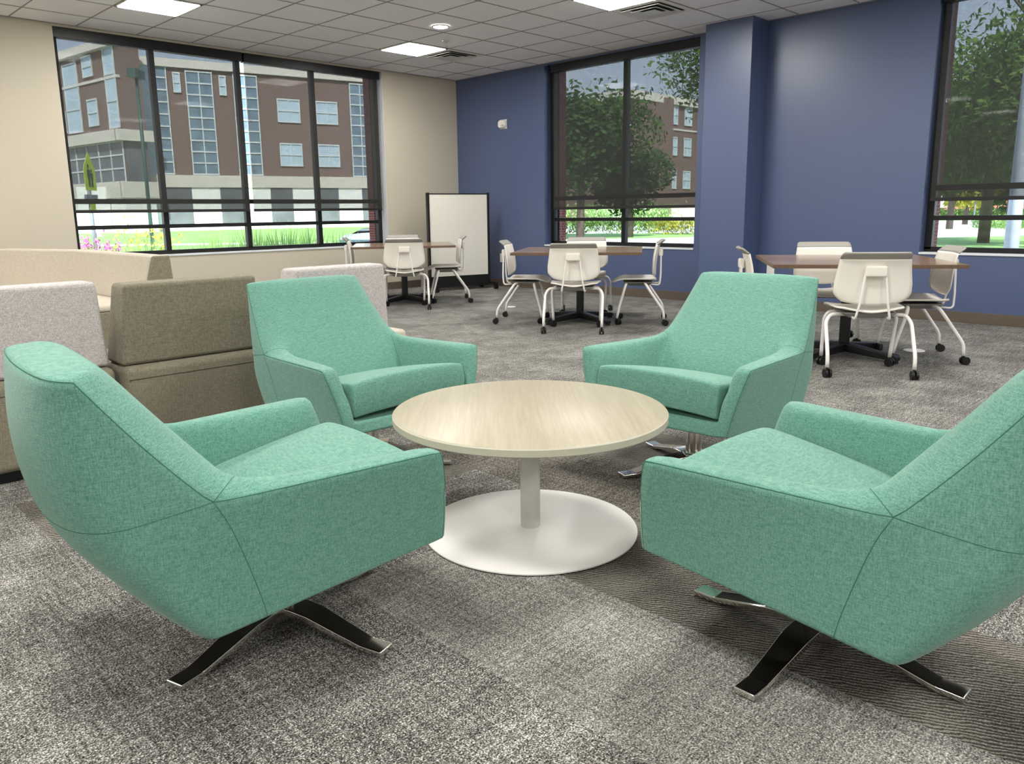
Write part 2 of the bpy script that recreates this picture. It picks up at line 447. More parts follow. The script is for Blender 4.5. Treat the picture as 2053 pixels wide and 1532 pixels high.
bm = nb(); box(bm, XW-.2, XW, YS, WT, -.2, CEIL+.1); struct('wall_west', bm, M['panel'])
bm = nb(); box(bm, XW-.2, WT, YS-.2, YS, -.2, CEIL+.1); struct('wall_south', bm, M['panel'])

# rubber base along both walls
bm = nb(); box(bm, XW, 0, -.012, 0, 0, .105); struct('baseboard_north', bm, M['base'], bevel=.004)
bm = nb(); box(bm, -.012, 0, -4.48, -.012, 0, .105); box(bm, -.357, -.345, -5.042, -4.468, 0, .105); box(bm, -.357, 0, -4.48, -4.468, 0, .105)
box(bm, -.357, 0, -5.042, -5.03, 0, .105); box(bm, -.012, 0, YS, -5.042, 0, .105); struct('baseboard_east', bm, M['base'], bevel=.003)

# ------------------------------------------------------------------ windows
def frame_win(name, axis, a0, a1, s, mulls, sillm):
    """axis 'y': window in the beige wall (runs along x); axis 'x': in the blue wall (runs along y)"""
    d0, d1 = .13, .20
    def bx(bm, u0, u1, v0, v1, z0, z1):
        if axis == 'y': box(bm, u0, u1, v0, v1, z0, z1)
        else: box(bm, v0, v1, u0, u1, z0, z1)
    root = thing(name); root['kind'] = 'structure'
    bm = nb(); w = .045
    bx(bm, a0, a0+w+.02, d0, d1, s+.03, HEAD); bx(bm, a1-w-.02, a1, d0, d1, s+.03, HEAD)
    bx(bm, a0, a1, d0, d1, s+.005, s+.055); bx(bm, a0, a1, d0, d1, HEAD-.06, HEAD)
    obj('window_frame', bm, M['black'], root, bevel=.003)
    edges = [a0]+list(mulls)+[a1]
    for mu in mulls:
        bm = nb(); bx(bm, mu-.03, mu+.03, d0, d1, s+.04, HEAD-.05); obj('mullion', bm, M['black'], root, bevel=.003)
    for z, h in ((.955, .045), (1.235, .055)):
        bm = nb(); bx(bm, a0+.05, a1-.05, d0+.004, d1-.004, z-.0, z+h); obj('transom', bm, M['black'], root, bevel=.003)
    zs = [s+.05, .96, 1.26, HEAD-.05]
    for i in range(len(edges)-1):
        for z0, z1 in zip(zs, zs[1:]):
            bm = nb(); bx(bm, edges[i]+.02, edges[i+1]-.02, .162, .168, z0, z1); obj('pane', bm, M['glass'], root)
    bm = nb(); bx(bm, a0, a1, -.012, d0, s-.012, s+.008); obj('window_sill', bm, sillm, root, bevel=.003)
    # brick reveal outside
    bm = nb(); bx(bm, a0-.0, a0+.03, WT, WT+.14, s, HEAD); bx(bm, a1-.03, a1, WT, WT+.14, s, HEAD); obj('brick_reveal', bm, M['jamb'], root)
    return root
frame_win('window_1', 'y', A0, A1, AS, (-4.47, -3.44, -2.405), M['sill'])
frame_win('window_2', 'x', B0, B1, BS, (-3.06,), M['sill'])
frame_win('window_3', 'x', C0, C1, CS, (-7.90,), M['sill'])
# pale reveal liner at the right jamb of the beige-wall window
bm = nb(); box(bm, A1-.004, A1+.001, 0, .13, AS, HEAD); struct('trim_1', bm, M['sill'])

def shade(axis, a0, a1, zb, label, v=.045):
    root = thing('roller_shade', label=label, cat='roller shade', group='roller shades over the windows')
    def bx(bm, u0, u1, v0, v1, z0, z1):
        if axis == 'y': box(bm, u0, u1, v0, v1, z0, z1)
        else: box(bm, v0, v1, u0, u1, z0, z1)
    bm = nb(); bx(bm, a0-.012, a1+.012, v-.05, v+.05, HEAD-.105, HEAD-.002); obj('cassette', bm, M['black'], root, bevel=.004)
    bm = nb(); bx(bm, a0, a1, v, v+.001, zb, HEAD-.09); obj('screen', bm, M['screen'], root)
    bm = nb(); bx(bm, a0, a1, v-.006, v+.007, zb-.004, zb+.030); obj('hem_bar', bm, M['hem'], root, bevel=.003)
    return root
shade('y', A0+.012, -3.455, 1.14, 'dark roller shade over the left half of the four-pane window in the beige wall')
shade('y', -3.405, A1-.055, 1.14, 'dark roller shade over the right half of the four-pane window in the beige wall')
shade('x', -4.19, B1-.13, 1.115, 'dark roller shade over the two-pane window in the navy wall')
shade('x', C0+.02, C1-.045, 1.14, 'dark roller shade over the window right of the pillar, cut by the photo edge')

# ------------------------------------------------------------------ ceiling fittings
def cell(cx, ry): return GX+(cx+.5)*T, GY-(ry+.5)*T
def troffer(cx, ry, label):
    x, y = cell(cx, ry)
    t = thing('ceiling_light', (x, y, CEIL), 0, label, 'ceiling light', 'square ceiling light panels')
    h = T/2-.012
    bm = nb()
    for a in ((-h, h, -h, -h+.022), (-h, h, h-.022, h), (-h, -h+.022, -h, h), (h-.022, h, -h, h)): box(bm, *a, -.006, .004)
    obj('frame', bm, M['troffer'], t)
    bm = nb(); box(bm, -h+.02, h-.02, -h+.02, h-.02, -.010, .003); obj('diffuser', bm, M['lamp'], t)
    return t
troffer(1, 2, 'square lit ceiling panel above the left window, cut by the top edge')
troffer(6, 2, 'square lit ceiling panel near the room corner, beside the small vent')
troffer(6, 7, 'square lit ceiling panel at the top edge, beside the large vent')
# the remaining fixtures of the same grid, all outside the picture
for cx in (-9, -4, 1, 6):
    for ry in (2, 7, 12, 17, 22):
        if (cx, ry) in ((1, 2), (6, 2), (6, 7)): continue
        x, y = cell(cx, ry)
        l = bpy.data.lights.new('ceiling_lamp', 'AREA'); l.shape = 'SQUARE'; l.size = .56; l.energy = 41*math.pi*.56*.56; l.color = (1, .985, .94)
        o = bpy.data.objects.new('ceiling_lamp', l); C.objects.link(o); o.location = (x, y, CEIL-.012)

def vent(cx, ry, label):
    x, y = cell(cx, ry)
    t = thing('ceiling_vent', (x, y, CEIL), 0, label, 'air vent', 'square ceiling vents')
    bm = nb(); box(bm, -.29, .29, -.29, .29, -.001, .003); obj('plenum', bm, M['dark'], t)
    for i, (o_, i_, zo, zi) in enumerate(((.298, .235, .0, .0), (.225, .165, -.014, .0), (.155, .10, -.020, -.004), (.085, 0, -.022, -.008))):
        bm = nb()
        vo = [bm.verts.new((sx*o_, sy*o_, zo)) for sx, sy in ((-1, -1), (1, -1), (1, 1), (-1, 1))]
        if i_:
            vi = [bm.verts.new((sx*i_, sy*i_, zi)) for sx, sy in ((-1, -1), (1, -1), (1, 1), (-1, 1))]
            for k in range(4): bm.faces.new((vo[k], vo[(k+1) % 4], vi[(k+1) % 4], vi[k]))
        else: bm.faces.new(vo)
        g = bmesh.ops.extrude_face_region(bm, geom=bm.faces[:]); bmesh.ops.translate(bm, verts=[v for v in g['geom'] if isinstance(v, bmesh.types.BMVert)], vec=(0, 0, -.003))
        obj('louvre' if i else 'vent_frame', bm, M['vent'] if i else M['troffer'], t)
    return t
vent(7, 2, 'square metal air vent in the ceiling beside the far light panel')
vent(7, 7, 'square metal air vent in the ceiling near the pillar, at the top edge')

t = thing('downlight', (-2.445, -2.53, CEIL), 0, 'small round lit downlight in the ceiling', 'downlight')
bm = nb(); lathe(bm, [(.098, .001), (.098, -.006), (.078, -.010), (.076, -.002)], 40); obj('trim_ring', bm, M['troffer'], t, smooth_angle=40)
bm = nb(); lathe(bm, [(.077, -.002), (.05, -.008), (0, -.010)], 40); obj('lens', bm, M['can'], t, smooth=True)
t = thing('sprinkler_head', (-1.93, -2.02, CEIL), 0, 'small metal sprinkler head hanging from the ceiling near the downlight', 'sprinkler')
bm = nb(); lathe(bm, [(0, .002), (.045, .001), (.042, -.006), (.014, -.010), (.012, -.03), (0, -.03)], 24); obj('escutcheon', bm, M['vent'], t, smooth_angle=40)
bm = nb(); tube(bm, [(.011, 0, -.025), (.018, 0, -.045), (.004, 0, -.062)], .003, 6); tube(bm, [(-.011, 0, -.025), (-.018, 0, -.045), (-.004, 0, -.062)], .003, 6)
lathe(bm, [(0, -.060), (.02, -.060), (.02, -.064), (0, -.064)], 16); obj('deflector', bm, M['vent'], t)

# strobe on the blue wall
t = thing('wall_mounted_strobe', (0, -1.013, 2.328), 0, 'white fire alarm strobe on the navy wall near the corner', 'alarm')
bm = nb(); box(bm, -.012, 0, -.07, .07, -.065, .065); obj('back_plate', bm, M['device'], t, bevel=.004)
bm = nb()
pr_ = [(-.085, -.02), (-.07, .045), (-.035, .065), (.06, .062), (.085, .03), (.085, -.035), (.05, -.062), (-.05, -.06)]
a = [bm.verts.new((-.012, y, z)) for y, z in pr_]; b = [bm.verts.new((-.055, y*.82, z*.82)) for y, z in pr_]
for k in range(8): bm.faces.new((a[k], a[(k+1) % 8], b[(k+1) % 8], b[k]))
bm.faces.new(b); bm.faces.new(a[::-1]); obj('housing', bm, M['device'], t, bevel=.008, seg=3)
bm = nb(); box(bm, -.068, -.052, -.050, -.012, -.035, -.008); obj('lens', bm, M['lens'], t, bevel=.005)
# outlets and floor boxes
def outlet(y, z, label):
    t = thing('wall_outlet', (0, y, z), 0, label, 'outlet', 'white wall outlets')
    bm = nb(); box(bm, -.008, 0, -.045, .045, -.065, .065); obj('cover_plate', bm, M['device'], t, bevel=.003)
    for dz in (-.03, .03):
        bm = nb(); box(bm, -.0105, -.007, -.018, .018, dz-.016, dz+.016); obj('socket', bm, M['device'], t, bevel=.002)
outlet(-.945, .42, 'white outlet plate on the navy wall behind the middle table')
outlet(-5.19, .42, 'white outlet plate on the navy wall just right of the pillar')
for (x, y, rr, lab) in ((-1.85, -7.31, .075, 'round white floor outlet cover on the carpet beside the right table'), (-1.80, -2.89, .06, 'round white floor outlet cover on the carpet beside the middle table')):
    t = thing('floor_outlet', (x, y, 0), 0, lab, 'floor outlet')
    bm = nb(); lathe(bm, [(0, .0045), (rr*.7, .0045), (rr, .003), (rr*1.02, 0)], 32); obj('cover_ring', bm, M['device'], t, smooth=True)
    bm = nb(); lathe(bm, [(0, .006), (rr*.55, .006), (rr*.57, .004)], 24); obj('cap', bm, M['whitem'], t, smooth=True)

# ------------------------------------------------------------------ lounge chair
def lounge_chair():
    """half cage mirrored; regions: 1 upper rear, 2 pad, 3 arm side, 4 arm top+inside, 5 lower rear, 6 underside/deck/rail"""
    V = {}
    def v(n, x, y, z): V[n] = (x, y, z)
    # bottom row
    v('B0', 0, -.315, .185); v('B1', .20, -.315, .186); v('B2', .318, -.285, .188); v('B3', .322, -.195, .199); v('B4', .325, .10, .236); v('B5', .328, .318, .260)
    v('L0', 0, -.37, .235); v('L1', .21, -.37, .235); v('L2', .322, -.325, .235); v('L3', .328, -.205, .245); v('L4', .33, .13, .27); v('L5', .334, .318, .288)
    v('M0', 0, -.475, .36); v('M1', .215, -.468, .36); v('M2', .318, -.400, .345); v('M3', .336, -.230, .37); v('M4', .348, .09, .38); v('M5', .360, .310, .392)
    v('E0', 0, -.545, .455); v('E1', .22, -.530, .458); v('E2', .322, -.445, .468); v('E3', .344, -.266, .507); v('E4', .372, .01, .514); v('E5', .393, .278, .518)
    v('U0', 0, -.572, .64); v('U1', .21, -.556, .64); v('U2', .292, -.500, .64); v('U3', .315, -.385, .645)
    v('T0', 0, -.548, .792); v('T1', .19, -.540, .794); v('T2', .268, -.522, .790); v('T3', .288, -.485, .786)
    # pad front
    v('t0', 0, -.420, .806); v('t1', .16, -.422, .808); v('t2', .238, -.430, .800)
    v('u0', 0, -.300, .650); v('u1', .18, -.302, .650); v('u2', .258, -.312, .650)
    v('e0', 0, -.190, .515); v('e1', .19, -.190, .516); v('e2', .272, -.200, .524)
    v('m0', 0, -.135, .44); v('m1', .18, -.135, .44); v('m2', .262, -.138, .44)
    v('s0', 0, -.10, .36); v('s1', .18, -.10, .36); v('s2', .256, -.10, .36)
    # arm inside
    v('e4', .292, .02, .522); v('e5', .310, .276, .524)
    v('m4', .278, .05, .44); v('m5', .297, .302, .425)
    v('s4', .268, .10, .33); v('s5', .286, .315, .305)
    v('d0', 0, .10, .33); v('d1', .18, .10, .33)
    v('r0', 0, .300, .300); v('r1', .18, .300, .300)
    v('q0', 0, .318, .250); v('q1', .18, .318, .252); v('q2', .275, .320, .256)
    v('b30', 0, -.17, .200); v('b31', .18, -.17, .201); v('b40', 0, .14, .236); v('b41', .18, .14, .237)
    F = []
    def q(r, *n): F.append((r, n))
    for a, b, rg in (('B', 'L', None), ('L', 'M', None), ('M', 'E', None)):
        for k in range(5): q(5 if k < 3 else 3, f'{a}{k}', f'{a}{k+1}', f'{b}{k+1}', f'{b}{k}')
    for a, b in (('E', 'U'), ('U', 'T')):
        for k in range(3): q(1, f'{a}{k}', f'{a}{k+1}', f'{b}{k+1}', f'{b}{k}')
    # pad: top, band, front
    q(2, 'T0', 'T1', 't1', 't0'); q(2, 'T1', 'T2', 't2', 't1'); q(2, 'T2', 'T3', 't2')
    q(2, 'U3', 'u2', 't2', 'T3'); q(2, 'E3', 'e2', 'u2', 'U3')
    for a, b in (('t', 'u'), ('u', 'e'), ('e', 'm'), ('m', 's')):
        for k in range(2): q(2, f'{a}{k}', f'{a}{k+1}', f'{b}{k+1}', f'{b}{k}')
    # arm
    q(4, 'E3', 'E4', 'e4', 'e2'); q(4, 'E4', 'E5', 'e5', 'e4')
    q(4, 'e2', 'e4', 'm4', 'm2'); q(4, 'e4', 'e5', 'm5', 'm4'); q(4, 'm2', 'm4', 's4', 's2'); q(4, 'm4', 'm5', 's5', 's4')
    q(4, 'E5', 'e5', 'm5', 'M5'); q(4, 'M5', 'm5', 's5', 'L5'); q(4, 'L5', 's5', 'q2', 'B5')
    # deck, rail, bottom
    q(6, 's0', 's1', 'd1', 'd0'); q(6, 's1', 's2', 's4', 'd1'); q(6, 'd0', 'd1', 'r1', 'r0'); q(6, 'd1', 's4', 's5', 'r1')
    q(6, 'r0', 'r1', 'q1', 'q0'); q(6, 'r1', 's5', 'q2', 'q1')
    q(7, 'B0', 'B1', 'b31', 'b30'); q(7, 'B1', 'B2', 'B3', 'b31'); q(7, 'b30', 'b31', 'b41', 'b40'); q(7, 'b31', 'B3', 'B4', 'b41')
    q(7, 'b40', 'b41', 'q1', 'q0'); q(7, 'b41', 'B4', 'B5', 'q2', 'q1')
    crease = {}
    def cr(val, *n):
        for a, b in zip(n, n[1:]): crease[frozenset((a, b))] = val
    cr(.85, 'T0', 'T1', 'T2', 'T3', 'U3', 'E3', 'E4', 'E5'); cr(.6, 'E5', 'M5'); cr(.45, 'M5', 'L5', 'B5')
    cr(.35, 't0', 't1', 't2'); cr(.08, 't2', 'u2', 'e2'); cr(.25, 'e2', 'e4', 'e5', 'm5'); cr(.5, 'm5', 's5', 'q2')
    cr(.5, 'E5', 'e5'); cr(.6, 'T3', 't2'); cr(.5, 'B0', 'B1', 'B2', 'B3', 'B4', 'B5', 'q2', 'q1', 'q0'); cr(.8, 's2', 's1', 's0'); cr(.8, 's2', 's4', 's5', 'r1', 'r0')
    cr(.75, 'e2', 'm2', 's2'); cr(.35, 'E2', 'M2', 'L2', 'B2')
    VC = {'E3': .75, 'e2': .3, 'T3': .5, 't2': .2, 'E5': .35}
    bm = nb(); vm = {}; vl = bm.verts.layers.float.new('crease_vert')
    fl = bm.faces.layers.int.new('region'); cl = bm.edges.layers.float.new('crease_edge')
    def gv(n, s):
        x, y, z = V[n]; key = (n, s if x > 1e-6 else 0)
        if key not in vm:
            vm[key] = bm.verts.new((x*s, y, z)); vm[key][vl] = VC.get(n, 0)
        return vm[key]
    for s in (1, -1):
        for r, ns in F:
            vs = [gv(n, s) for n in ns]
            if s < 0: vs.reverse()
            f = bm.faces.new(vs); f[fl] = r*10+(1 if s > 0 else 2)
        for k, val in crease.items():
            a, b = tuple(k)
            e = bm.edges.get((gv(a, s), gv(b, s)))
            if e: e[cl] = val
    bmesh.ops.recalc_face_normals(bm, faces=bm.faces[:])
    me = bpy.data.meshes.new('cage'); bm.to_mesh(me); bm.free()
    o = bpy.data.objects.new('cage', me); C.objects.link(o)
    sub = o.modifiers.new('s', 'SUBSURF'); sub.levels = 3; sub.render_levels = 3; sub.use_limit_surface = True
    dg = bpy.context.evaluated_depsgraph_get(); ev = bpy.data.meshes.new_from_object(o.evaluated_get(dg))
    bpy.data.objects.remove(o)
    reg = [d.value for d in ev.attributes['region'].data]
    root = thing('lounge_chair')
    def sub_mesh(name, want, m):
        bm = nb(); mp = {}
        for p in ev.polygons:
            if reg[p.index] in want:
                vs = []
                for i in p.vertices:
                    if i not in mp: mp[i] = bm.verts.new(ev.vertices[i].co)
                    vs.append(mp[i])
                f = bm.faces.new(vs); f.smooth = True
        me = bpy.data.meshes.new(name); bm.to_mesh(me); bm.free(); me.materials.append(m)
        # keep the shading continuous across part borders
        inv = {v: k for k, v in enumerate(mp.keys())}
        nrm = [ev.vertices[i].normal for i in mp.keys()]
        me.normals_split_custom_set_from_vertices(nrm)
        o = bpy.data.objects.new(name, me); C.objects.link(o); o.parent = root
        return o
    bk = sub_mesh('backrest', {11, 12, 21, 22}, M['mint'])
    ar = sub_mesh('armrest', {31, 41}, M['mint']); al = sub_mesh('armrest', {32, 42}, M['mint'])
    st = sub_mesh('seat_base', {51, 52, 61, 62}, M['mint']); sub_mesh('dust_cover', {71, 72}, M['hem'])
    # stitched seams follow the borders between the panels
    ef = {}
    for p in ev.polygons:
        for k in p.edge_keys: ef.setdefault(k, []).append(reg[p.index]//10)
    pairs = ({1, 2}, {1, 5}, {3, 4}, {3, 5}, {2, 4}, {5, 6}, {3, 6}, {4, 2})
    adj = {}
    for k, rs in ef.items():
        if len(rs) == 2 and 7 not in rs and rs[0] != rs[1] and set(rs) in pairs and {3, 6} != set(rs) and {5, 6} != set(rs):
            adj.setdefault(k[0], []).append(k[1]); adj.setdefault(k[1], []).append(k[0])
    seen = set(); bm = nb()
    def chain(a, b):
        path = [a, b]; seen.add(frozenset((a, b)))
        while len(adj[path[-1]]) == 2:
            n = [x for x in adj[path[-1]] if x != path[-2]][0]
            if frozenset((path[-1], n)) in seen: break
            seen.add(frozenset((path[-1], n))); path.append(n)
        return path
    starts = [k for k in adj if len(adj[k]) != 2]+[k for k in adj if len(adj[k]) == 2]
    for a in starts:
        for b in adj[a]:
            if frozenset((a, b)) not in seen:
                pth = chain(a, b)
                tube(bm, [ev.vertices[i].co+ev.vertices[i].normal*(-.0004) for i in pth], .0011, 5)
    obj('seam', bm, M['seam'], root, smooth=True)
    # seat cushion: boxed, crowned, tapering to the rear
    bm = nb(); nxs, nys = 14, 14
    cl = bm.edges.layers.float.new('crease_edge')
    prof = [(-.12, .385), (-.02, .405), (.10, .428), (.20, .444), (.27, .455), (.305, .455)]
    rows = []
    for (y, zt) in prof:
        hw = .262+(y+.12)*.055
        row = []
        for fx in (-1, -.85, -.4, 0, .4, .85, 1):
            crown = .012*(1-abs(fx)**2.5)-(.006 if abs(fx) == 1 else 0)
            row.append((hw*fx, y, zt+crown))
        rows.append(row)
    def wave(y): return y
    topv = [[bm.verts.new(p) for p in r] for r in rows]
    botv = [[bm.verts.new((p[0]*.995, p[1]+.0, max(.318, p[2]-.135))) for p in r] for r in rows]
    front_mid = [bm.verts.new((p[0]*1.0, .314, (p[2]+.318)/2)) for p in rows[-1]]
    for i in range(len(rows)-1):
        for k in range(6):
            bm.faces.new((topv[i][k], topv[i][k+1], topv[i+1][k+1], topv[i+1][k])); bm.faces.new((botv[i][k+1], botv[i][k], botv[i+1][k], botv[i+1][k+1]))
        bm.faces.new((topv[i][0], topv[i+1][0], botv[i+1][0], botv[i][0])); bm.faces.new((topv[i][6], botv[i][6], botv[i+1][6], topv[i+1][6]))
    for k in range(6):
        bm.faces.new((topv[-1][k], topv[-1][k+1], front_mid[k+1], front_mid[k])); bm.faces.new((front_mid[k], front_mid[k+1], botv[-1][k+1], botv[-1][k]))
        bm.faces.new((topv[0][k+1], topv[0][k], botv[0][k], botv[0][k+1]))
    bm.faces.new((topv[-1][0], front_mid[0], botv[-1][0])); bm.faces.new((topv[-1][6], botv[-1][6], front_mid[6]))
    bm.edges.ensure_lookup_table()
    for side in (0, 6):
        for i in range(len(rows)-1):
            for R_ in (topv, botv):
                e = bm.edges.get((R_[i][side], R_[i+1][side])); e[cl] = .45
    for k in range(6):
        bm.edges.get((botv[-1][k], botv[-1][k+1]))[cl] = .6; bm.edges.get((topv[-1][k], topv[-1][k+1]))[cl] = .3
    cu = obj('seat_cushion', bm, M['mint'], root, smooth=True)
    sb = cu.modifiers.new('s', 'SUBSURF'); sb.levels = 3; sb.render_levels = 3
    # piping line low on the cushion front
    # column and four-star base
    bm = nb(); lathe(bm, [(0, .012), (.034, .012), (.034, .235), (0, .235)], 32); obj('column', bm, M['chrome'], root, smooth_angle=40)
    bm = nb(); box(bm, -.11, .11, -.13, .13, .205, .228); obj('mounting_plate', bm, M['blackp'], root)
    hub = nb(); lathe(hub, [(0, .069), (.042, .069), (.045, .066), (.045, .042), (.040, .038), (0, .038)], 32); obj('hub', hub, M['chrome'], root, smooth_angle=40)
    legs = []
    path = [(.026, .064, .036), (.070, .063, .036), (.118, .059, .035), (.135, .055, .034), (.21, .037, .030), (.282, .0205, .0265), (.294, .0190, .0262), (.352, .0185, .0262)]
    for k in range(4):
        bm = nb(); prev = None
        c_, s_ = math.cos(k*math.pi/2), math.sin(k*math.pi/2)
        for i, (r_, z, w) in enumerate(path):
            th = .020 if i < 4 else .016
            pts = [(r_, -w, z), (r_, w, z), (r_, w, max(.001, z-th)), (r_, -w, max(.001, z-th))]
            ring = [bm.verts.new((x*c_-y*s_, x*s_+y*c_, zz)) for x, y, zz in pts]
            if prev:
                for q_ in range(4): bm.faces.new((prev[q_], prev[(q_+1) % 4], ring[(q_+1) % 4], ring[q_]))
            else: bm.faces.new(ring)
            prev = ring
        bm.faces.new(prev[::-1])
        legs.append(obj('leg', bm, M['chrome'], root, bevel=.004, seg=3))
    return root, legs
import types
_g = bpy.types
GRP = 'mint lounge chairs around the round table'
lc, lc_legs = lounge_chair()
POSE = dict(A=(-7.295, -7.458, -5.9, 16.2), B=(-6.395, -8.539, 90.5, 87.8), C=(-5.411, -7.568, 179.7, 65.9), D=(-6.331, -6.517, -90.2, 44.7))
LAB = dict(A='mint green swivel lounge chair in the near left, seen from behind', B='mint green swivel lounge chair in the near right, cut by the right edge',
           C='mint green swivel lounge chair facing the camera, right behind the round table', D='mint green swivel lounge chair facing the camera, in front of the taupe seat')
base_parts = {'leg'}
def place_lounge(root, key, first):
    x, y, yaw, by = POSE[key]
    if first:
        r = root
    else:
        r = root.copy(); C.objects.link(r)
        for ch in kids(root):
            c = ch.copy(); C.objects.link(c); c.parent = r
    r.location = (x, y, 0); r.rotation_euler = (0, 0, R(yaw-90))
    tag(r, LAB[key], 'lounge chair', GRP)
    for ch in kids(r):
        if ch.name.split('.')[0] == 'leg': ch.rotation_euler = (0, 0, R(by-(yaw-90)))
    return r
for i, k in enumerate('BCD'): place_lounge(lc, k, False)
place_lounge(lc, 'A', True)

# ------------------------------------------------------------------ round coffee table
t = thing('coffee_table', (-6.373, -7.5145, 0), 0, 'round pale wood coffee table on a white disc base, between the mint chairs', 'coffee table')
bm = nb(); lathe(bm, [(0, .432), (.456, .432), (.459, .4305)], 128); obj('tabletop', bm, M['top'], t, smooth_angle=30)
bm = nb(); lathe(bm, [(.459, .4305), (.462, .427), (.462, .407), (.459, .404), (0, .404)], 128); obj('edge_band', bm, M['edge'], t, smooth_angle=35)
bm = nb(); lathe(bm, [(0, .404), (.034, .404), (.034, .012), (0, .012)], 40); obj('column', bm, M['grey'], t, smooth_angle=40)
bm = nb(); lathe(bm, [(0, .404), (.09, .404), (.09, .398), (.034, .396)], 32); obj('top_plate', bm, M['grey'], t, smooth_angle=40)
bm = nb(); lathe(bm, [(0, .014), (.362, .011), (.369, .008), (.369, .004)], 128); obj('base_disc', bm, M['whitem'], t, smooth_angle=40)
bm = nb(); lathe(bm, [(.366, .004), (.366, 0.0005), (0, 0.0005)], 96); obj('base_pad', bm, M['rubber'], t)

# ------------------------------------------------------------------ training chair
def training_chair():
    t = thing('office_chair')
    # seat: shallow dished shell, waterfall front, wings turned up at the rear corners
    def shell(name, nu, nv, fn, thick, m, parent):
        bm = nb(); g = [[bm.verts.new(fn(i/(nu-1)*2-1, j/(nv-1))) for j in range(nv)] for i in range(nu)]
        for i in range(nu-1):
            for j in range(nv-1): bm.faces.new((g[i][j], g[i+1][j], g[i+1][j+1], g[i][j+1])).smooth = True
        o = obj(name, bm, m, parent, smooth=True)
        s = o.modifiers.new('solid', 'SOLIDIFY'); s.thickness = thick; s.offset = 0
        return o
    def rnd(u, v, w, p=5):
        return u
    def seat_f(u, v):
        # v 0 rear .. 1 front ; rounded-rect outline
        half = .235*(1-.10*(1-v))
        c = 1-max(0, (abs(v-.5)*2-.72)/.28)**2*.22
        x = u*half*c
        y = -.205+.43*v+(.018*(u*u) if v < .3 else 0)-(.02*u*u if v > .8 else 0)
        z = .418+.018*u*u*(1-v*.3)+.012*v-.075*max(0, v-.78)**1.5*4+.010*(1-v)*abs(u)
        return (x, y, z)
    shell('seat', 17, 17, seat_f, .012, M['plast'], t)
    bm = nb()
    a = [(-.17, -.17), (.17, -.17), (.19, .12), (-.19, .12)]
    lo = [(-.12, -.13), (.12, -.13), (.13, .08), (-.13, .08)]
    A_ = [bm.verts.new((x, y, .410)) for x, y in a]; B_ = [bm.verts.new((x, y, .372)) for x, y in lo]
    bm.faces.new(A_); bm.faces.new(B_[::-1])
    for k in range(4): bm.faces.new((A_[k], A_[(k+1) % 4], B_[(k+1) % 4], B_[k]))
    obj('seat_pan', bm, M['pan'], t, bevel=.012, seg=3)
    def back_f(u, v, lo=0., hi=.875):
        # v 0 bottom .. 1 top of the shell
        v = lo+(hi-lo)*v
        half = .236-.030*max(0, (v-.35)/.65)
        if v < .22: half *= 1-((.22-v)/.22)**2.2*.24
        if v > .95: half *= 1-((v-.95)/.05)**2*.05
        x = u*half
        y = -.195-.048*v+.030*u*u-(.040*max(0, (v-.875)/.125))+.012*math.sin(v*math.pi)
        z = .487+.318*v-.024*(1-u*u)*max(0, 1-v*4)
        return (x, y, z)
    bk = shell('backrest', 17, 21, back_f, .010, M['plast'], t)
    shell('top_grip', 17, 5, lambda u, v: back_f(u, v, .875, 1.), .011, M['grip'], bk)
    # bracket pad and its two rods
    bm = nb(); box(bm, -.066, .066, -.262, -.222, .650, .722); obj('bracket', bm, M['plast'], bk, bevel=.014, seg=4)
    bm = nb()
    for s in (-1, 1):
        tube(bm, smooth_path([(s*.105, -.13, .385), (s*.105, -.235, .375), (s*.085, -.245, .47), (s*.060, -.243, .67), (s*.058, -.241, .70)], .03), .0075, 10)
    obj('back_support', bm, M['whitem'], t, smooth=True)
    for s in (-1, 1):
        for (fr, pts) in (('r', [(s*.12, -.085, .392), (s*.232, -.105, .392), (s*.262, -.135, .345), (s*.263, -.274, .145), (s*.262, -.280, .064)]),
                          ('f', [(s*.12, .075, .388), (s*.205, .085, .388), (s*.230, .098, .345), (s*.226, .150, .150), (s*.224, .165, .064)])):
            bm = nb(); tube(bm, smooth_path(pts, .035), .0125, 12); lg = obj('leg', bm, M['whitem'], t, smooth=True)
            ex, ey = pts[-1][0], pts[-1][1]
            bm = nb()
            ang = random.Random(int((ex+ey)*977)).uniform(-1, 1)
            mt = Matrix.Translation((ex, ey-.012, .029)) @ Matrix.Rotation(ang, 4, 'Z')
            for dx in (-.021, .006):
                q0 = len(bm.verts)
                ring0 = [bm.verts.new(mt @ Vector((dx, .0285*math.cos(a_), .0285*math.sin(a_)))) for a_ in [2*math.pi*k/18 for k in range(18)]]
                ring1 = [bm.verts.new(mt @ Vector((dx+.015, .0285*math.cos(a_), .0285*math.sin(a_)))) for a_ in [2*math.pi*k/18 for k in range(18)]]
                bm.faces.new(ring0[::-1]); bm.faces.new(ring1)
                for k in range(18): bm.faces.new((ring0[k], ring0[(k+1) % 18], ring1[(k+1) % 18], ring1[k]))
            tube(bm, [(ex, ey, .066), (ex, ey, .040), (ex, ey-.010, .026)], .008, 8)
            obj('caster', bm, M['rubber'], lg, smooth_angle=40)
    return t
CG = {1: 'white caster chairs around the far table', 2: 'white caster chairs around the middle table', 3: 'white caster chairs around the right table'}
oc = training_chair()
first = [True]
def put_chair(cx, cy, face, label, grp):
    """cx, cy: middle of the seat; face: heading of the sitter in degrees"""
    if first[0]:
        first[0] = False; o = oc; o.location = (cx, cy, 0); o.rotation_euler = (0, 0, R(face-90)); tag(o, label, 'chair', CG[grp]); return o
    o = dup(oc, (cx, cy, 0), R(face-90), label, CG[grp]); o['category'] = 'chair'; return o
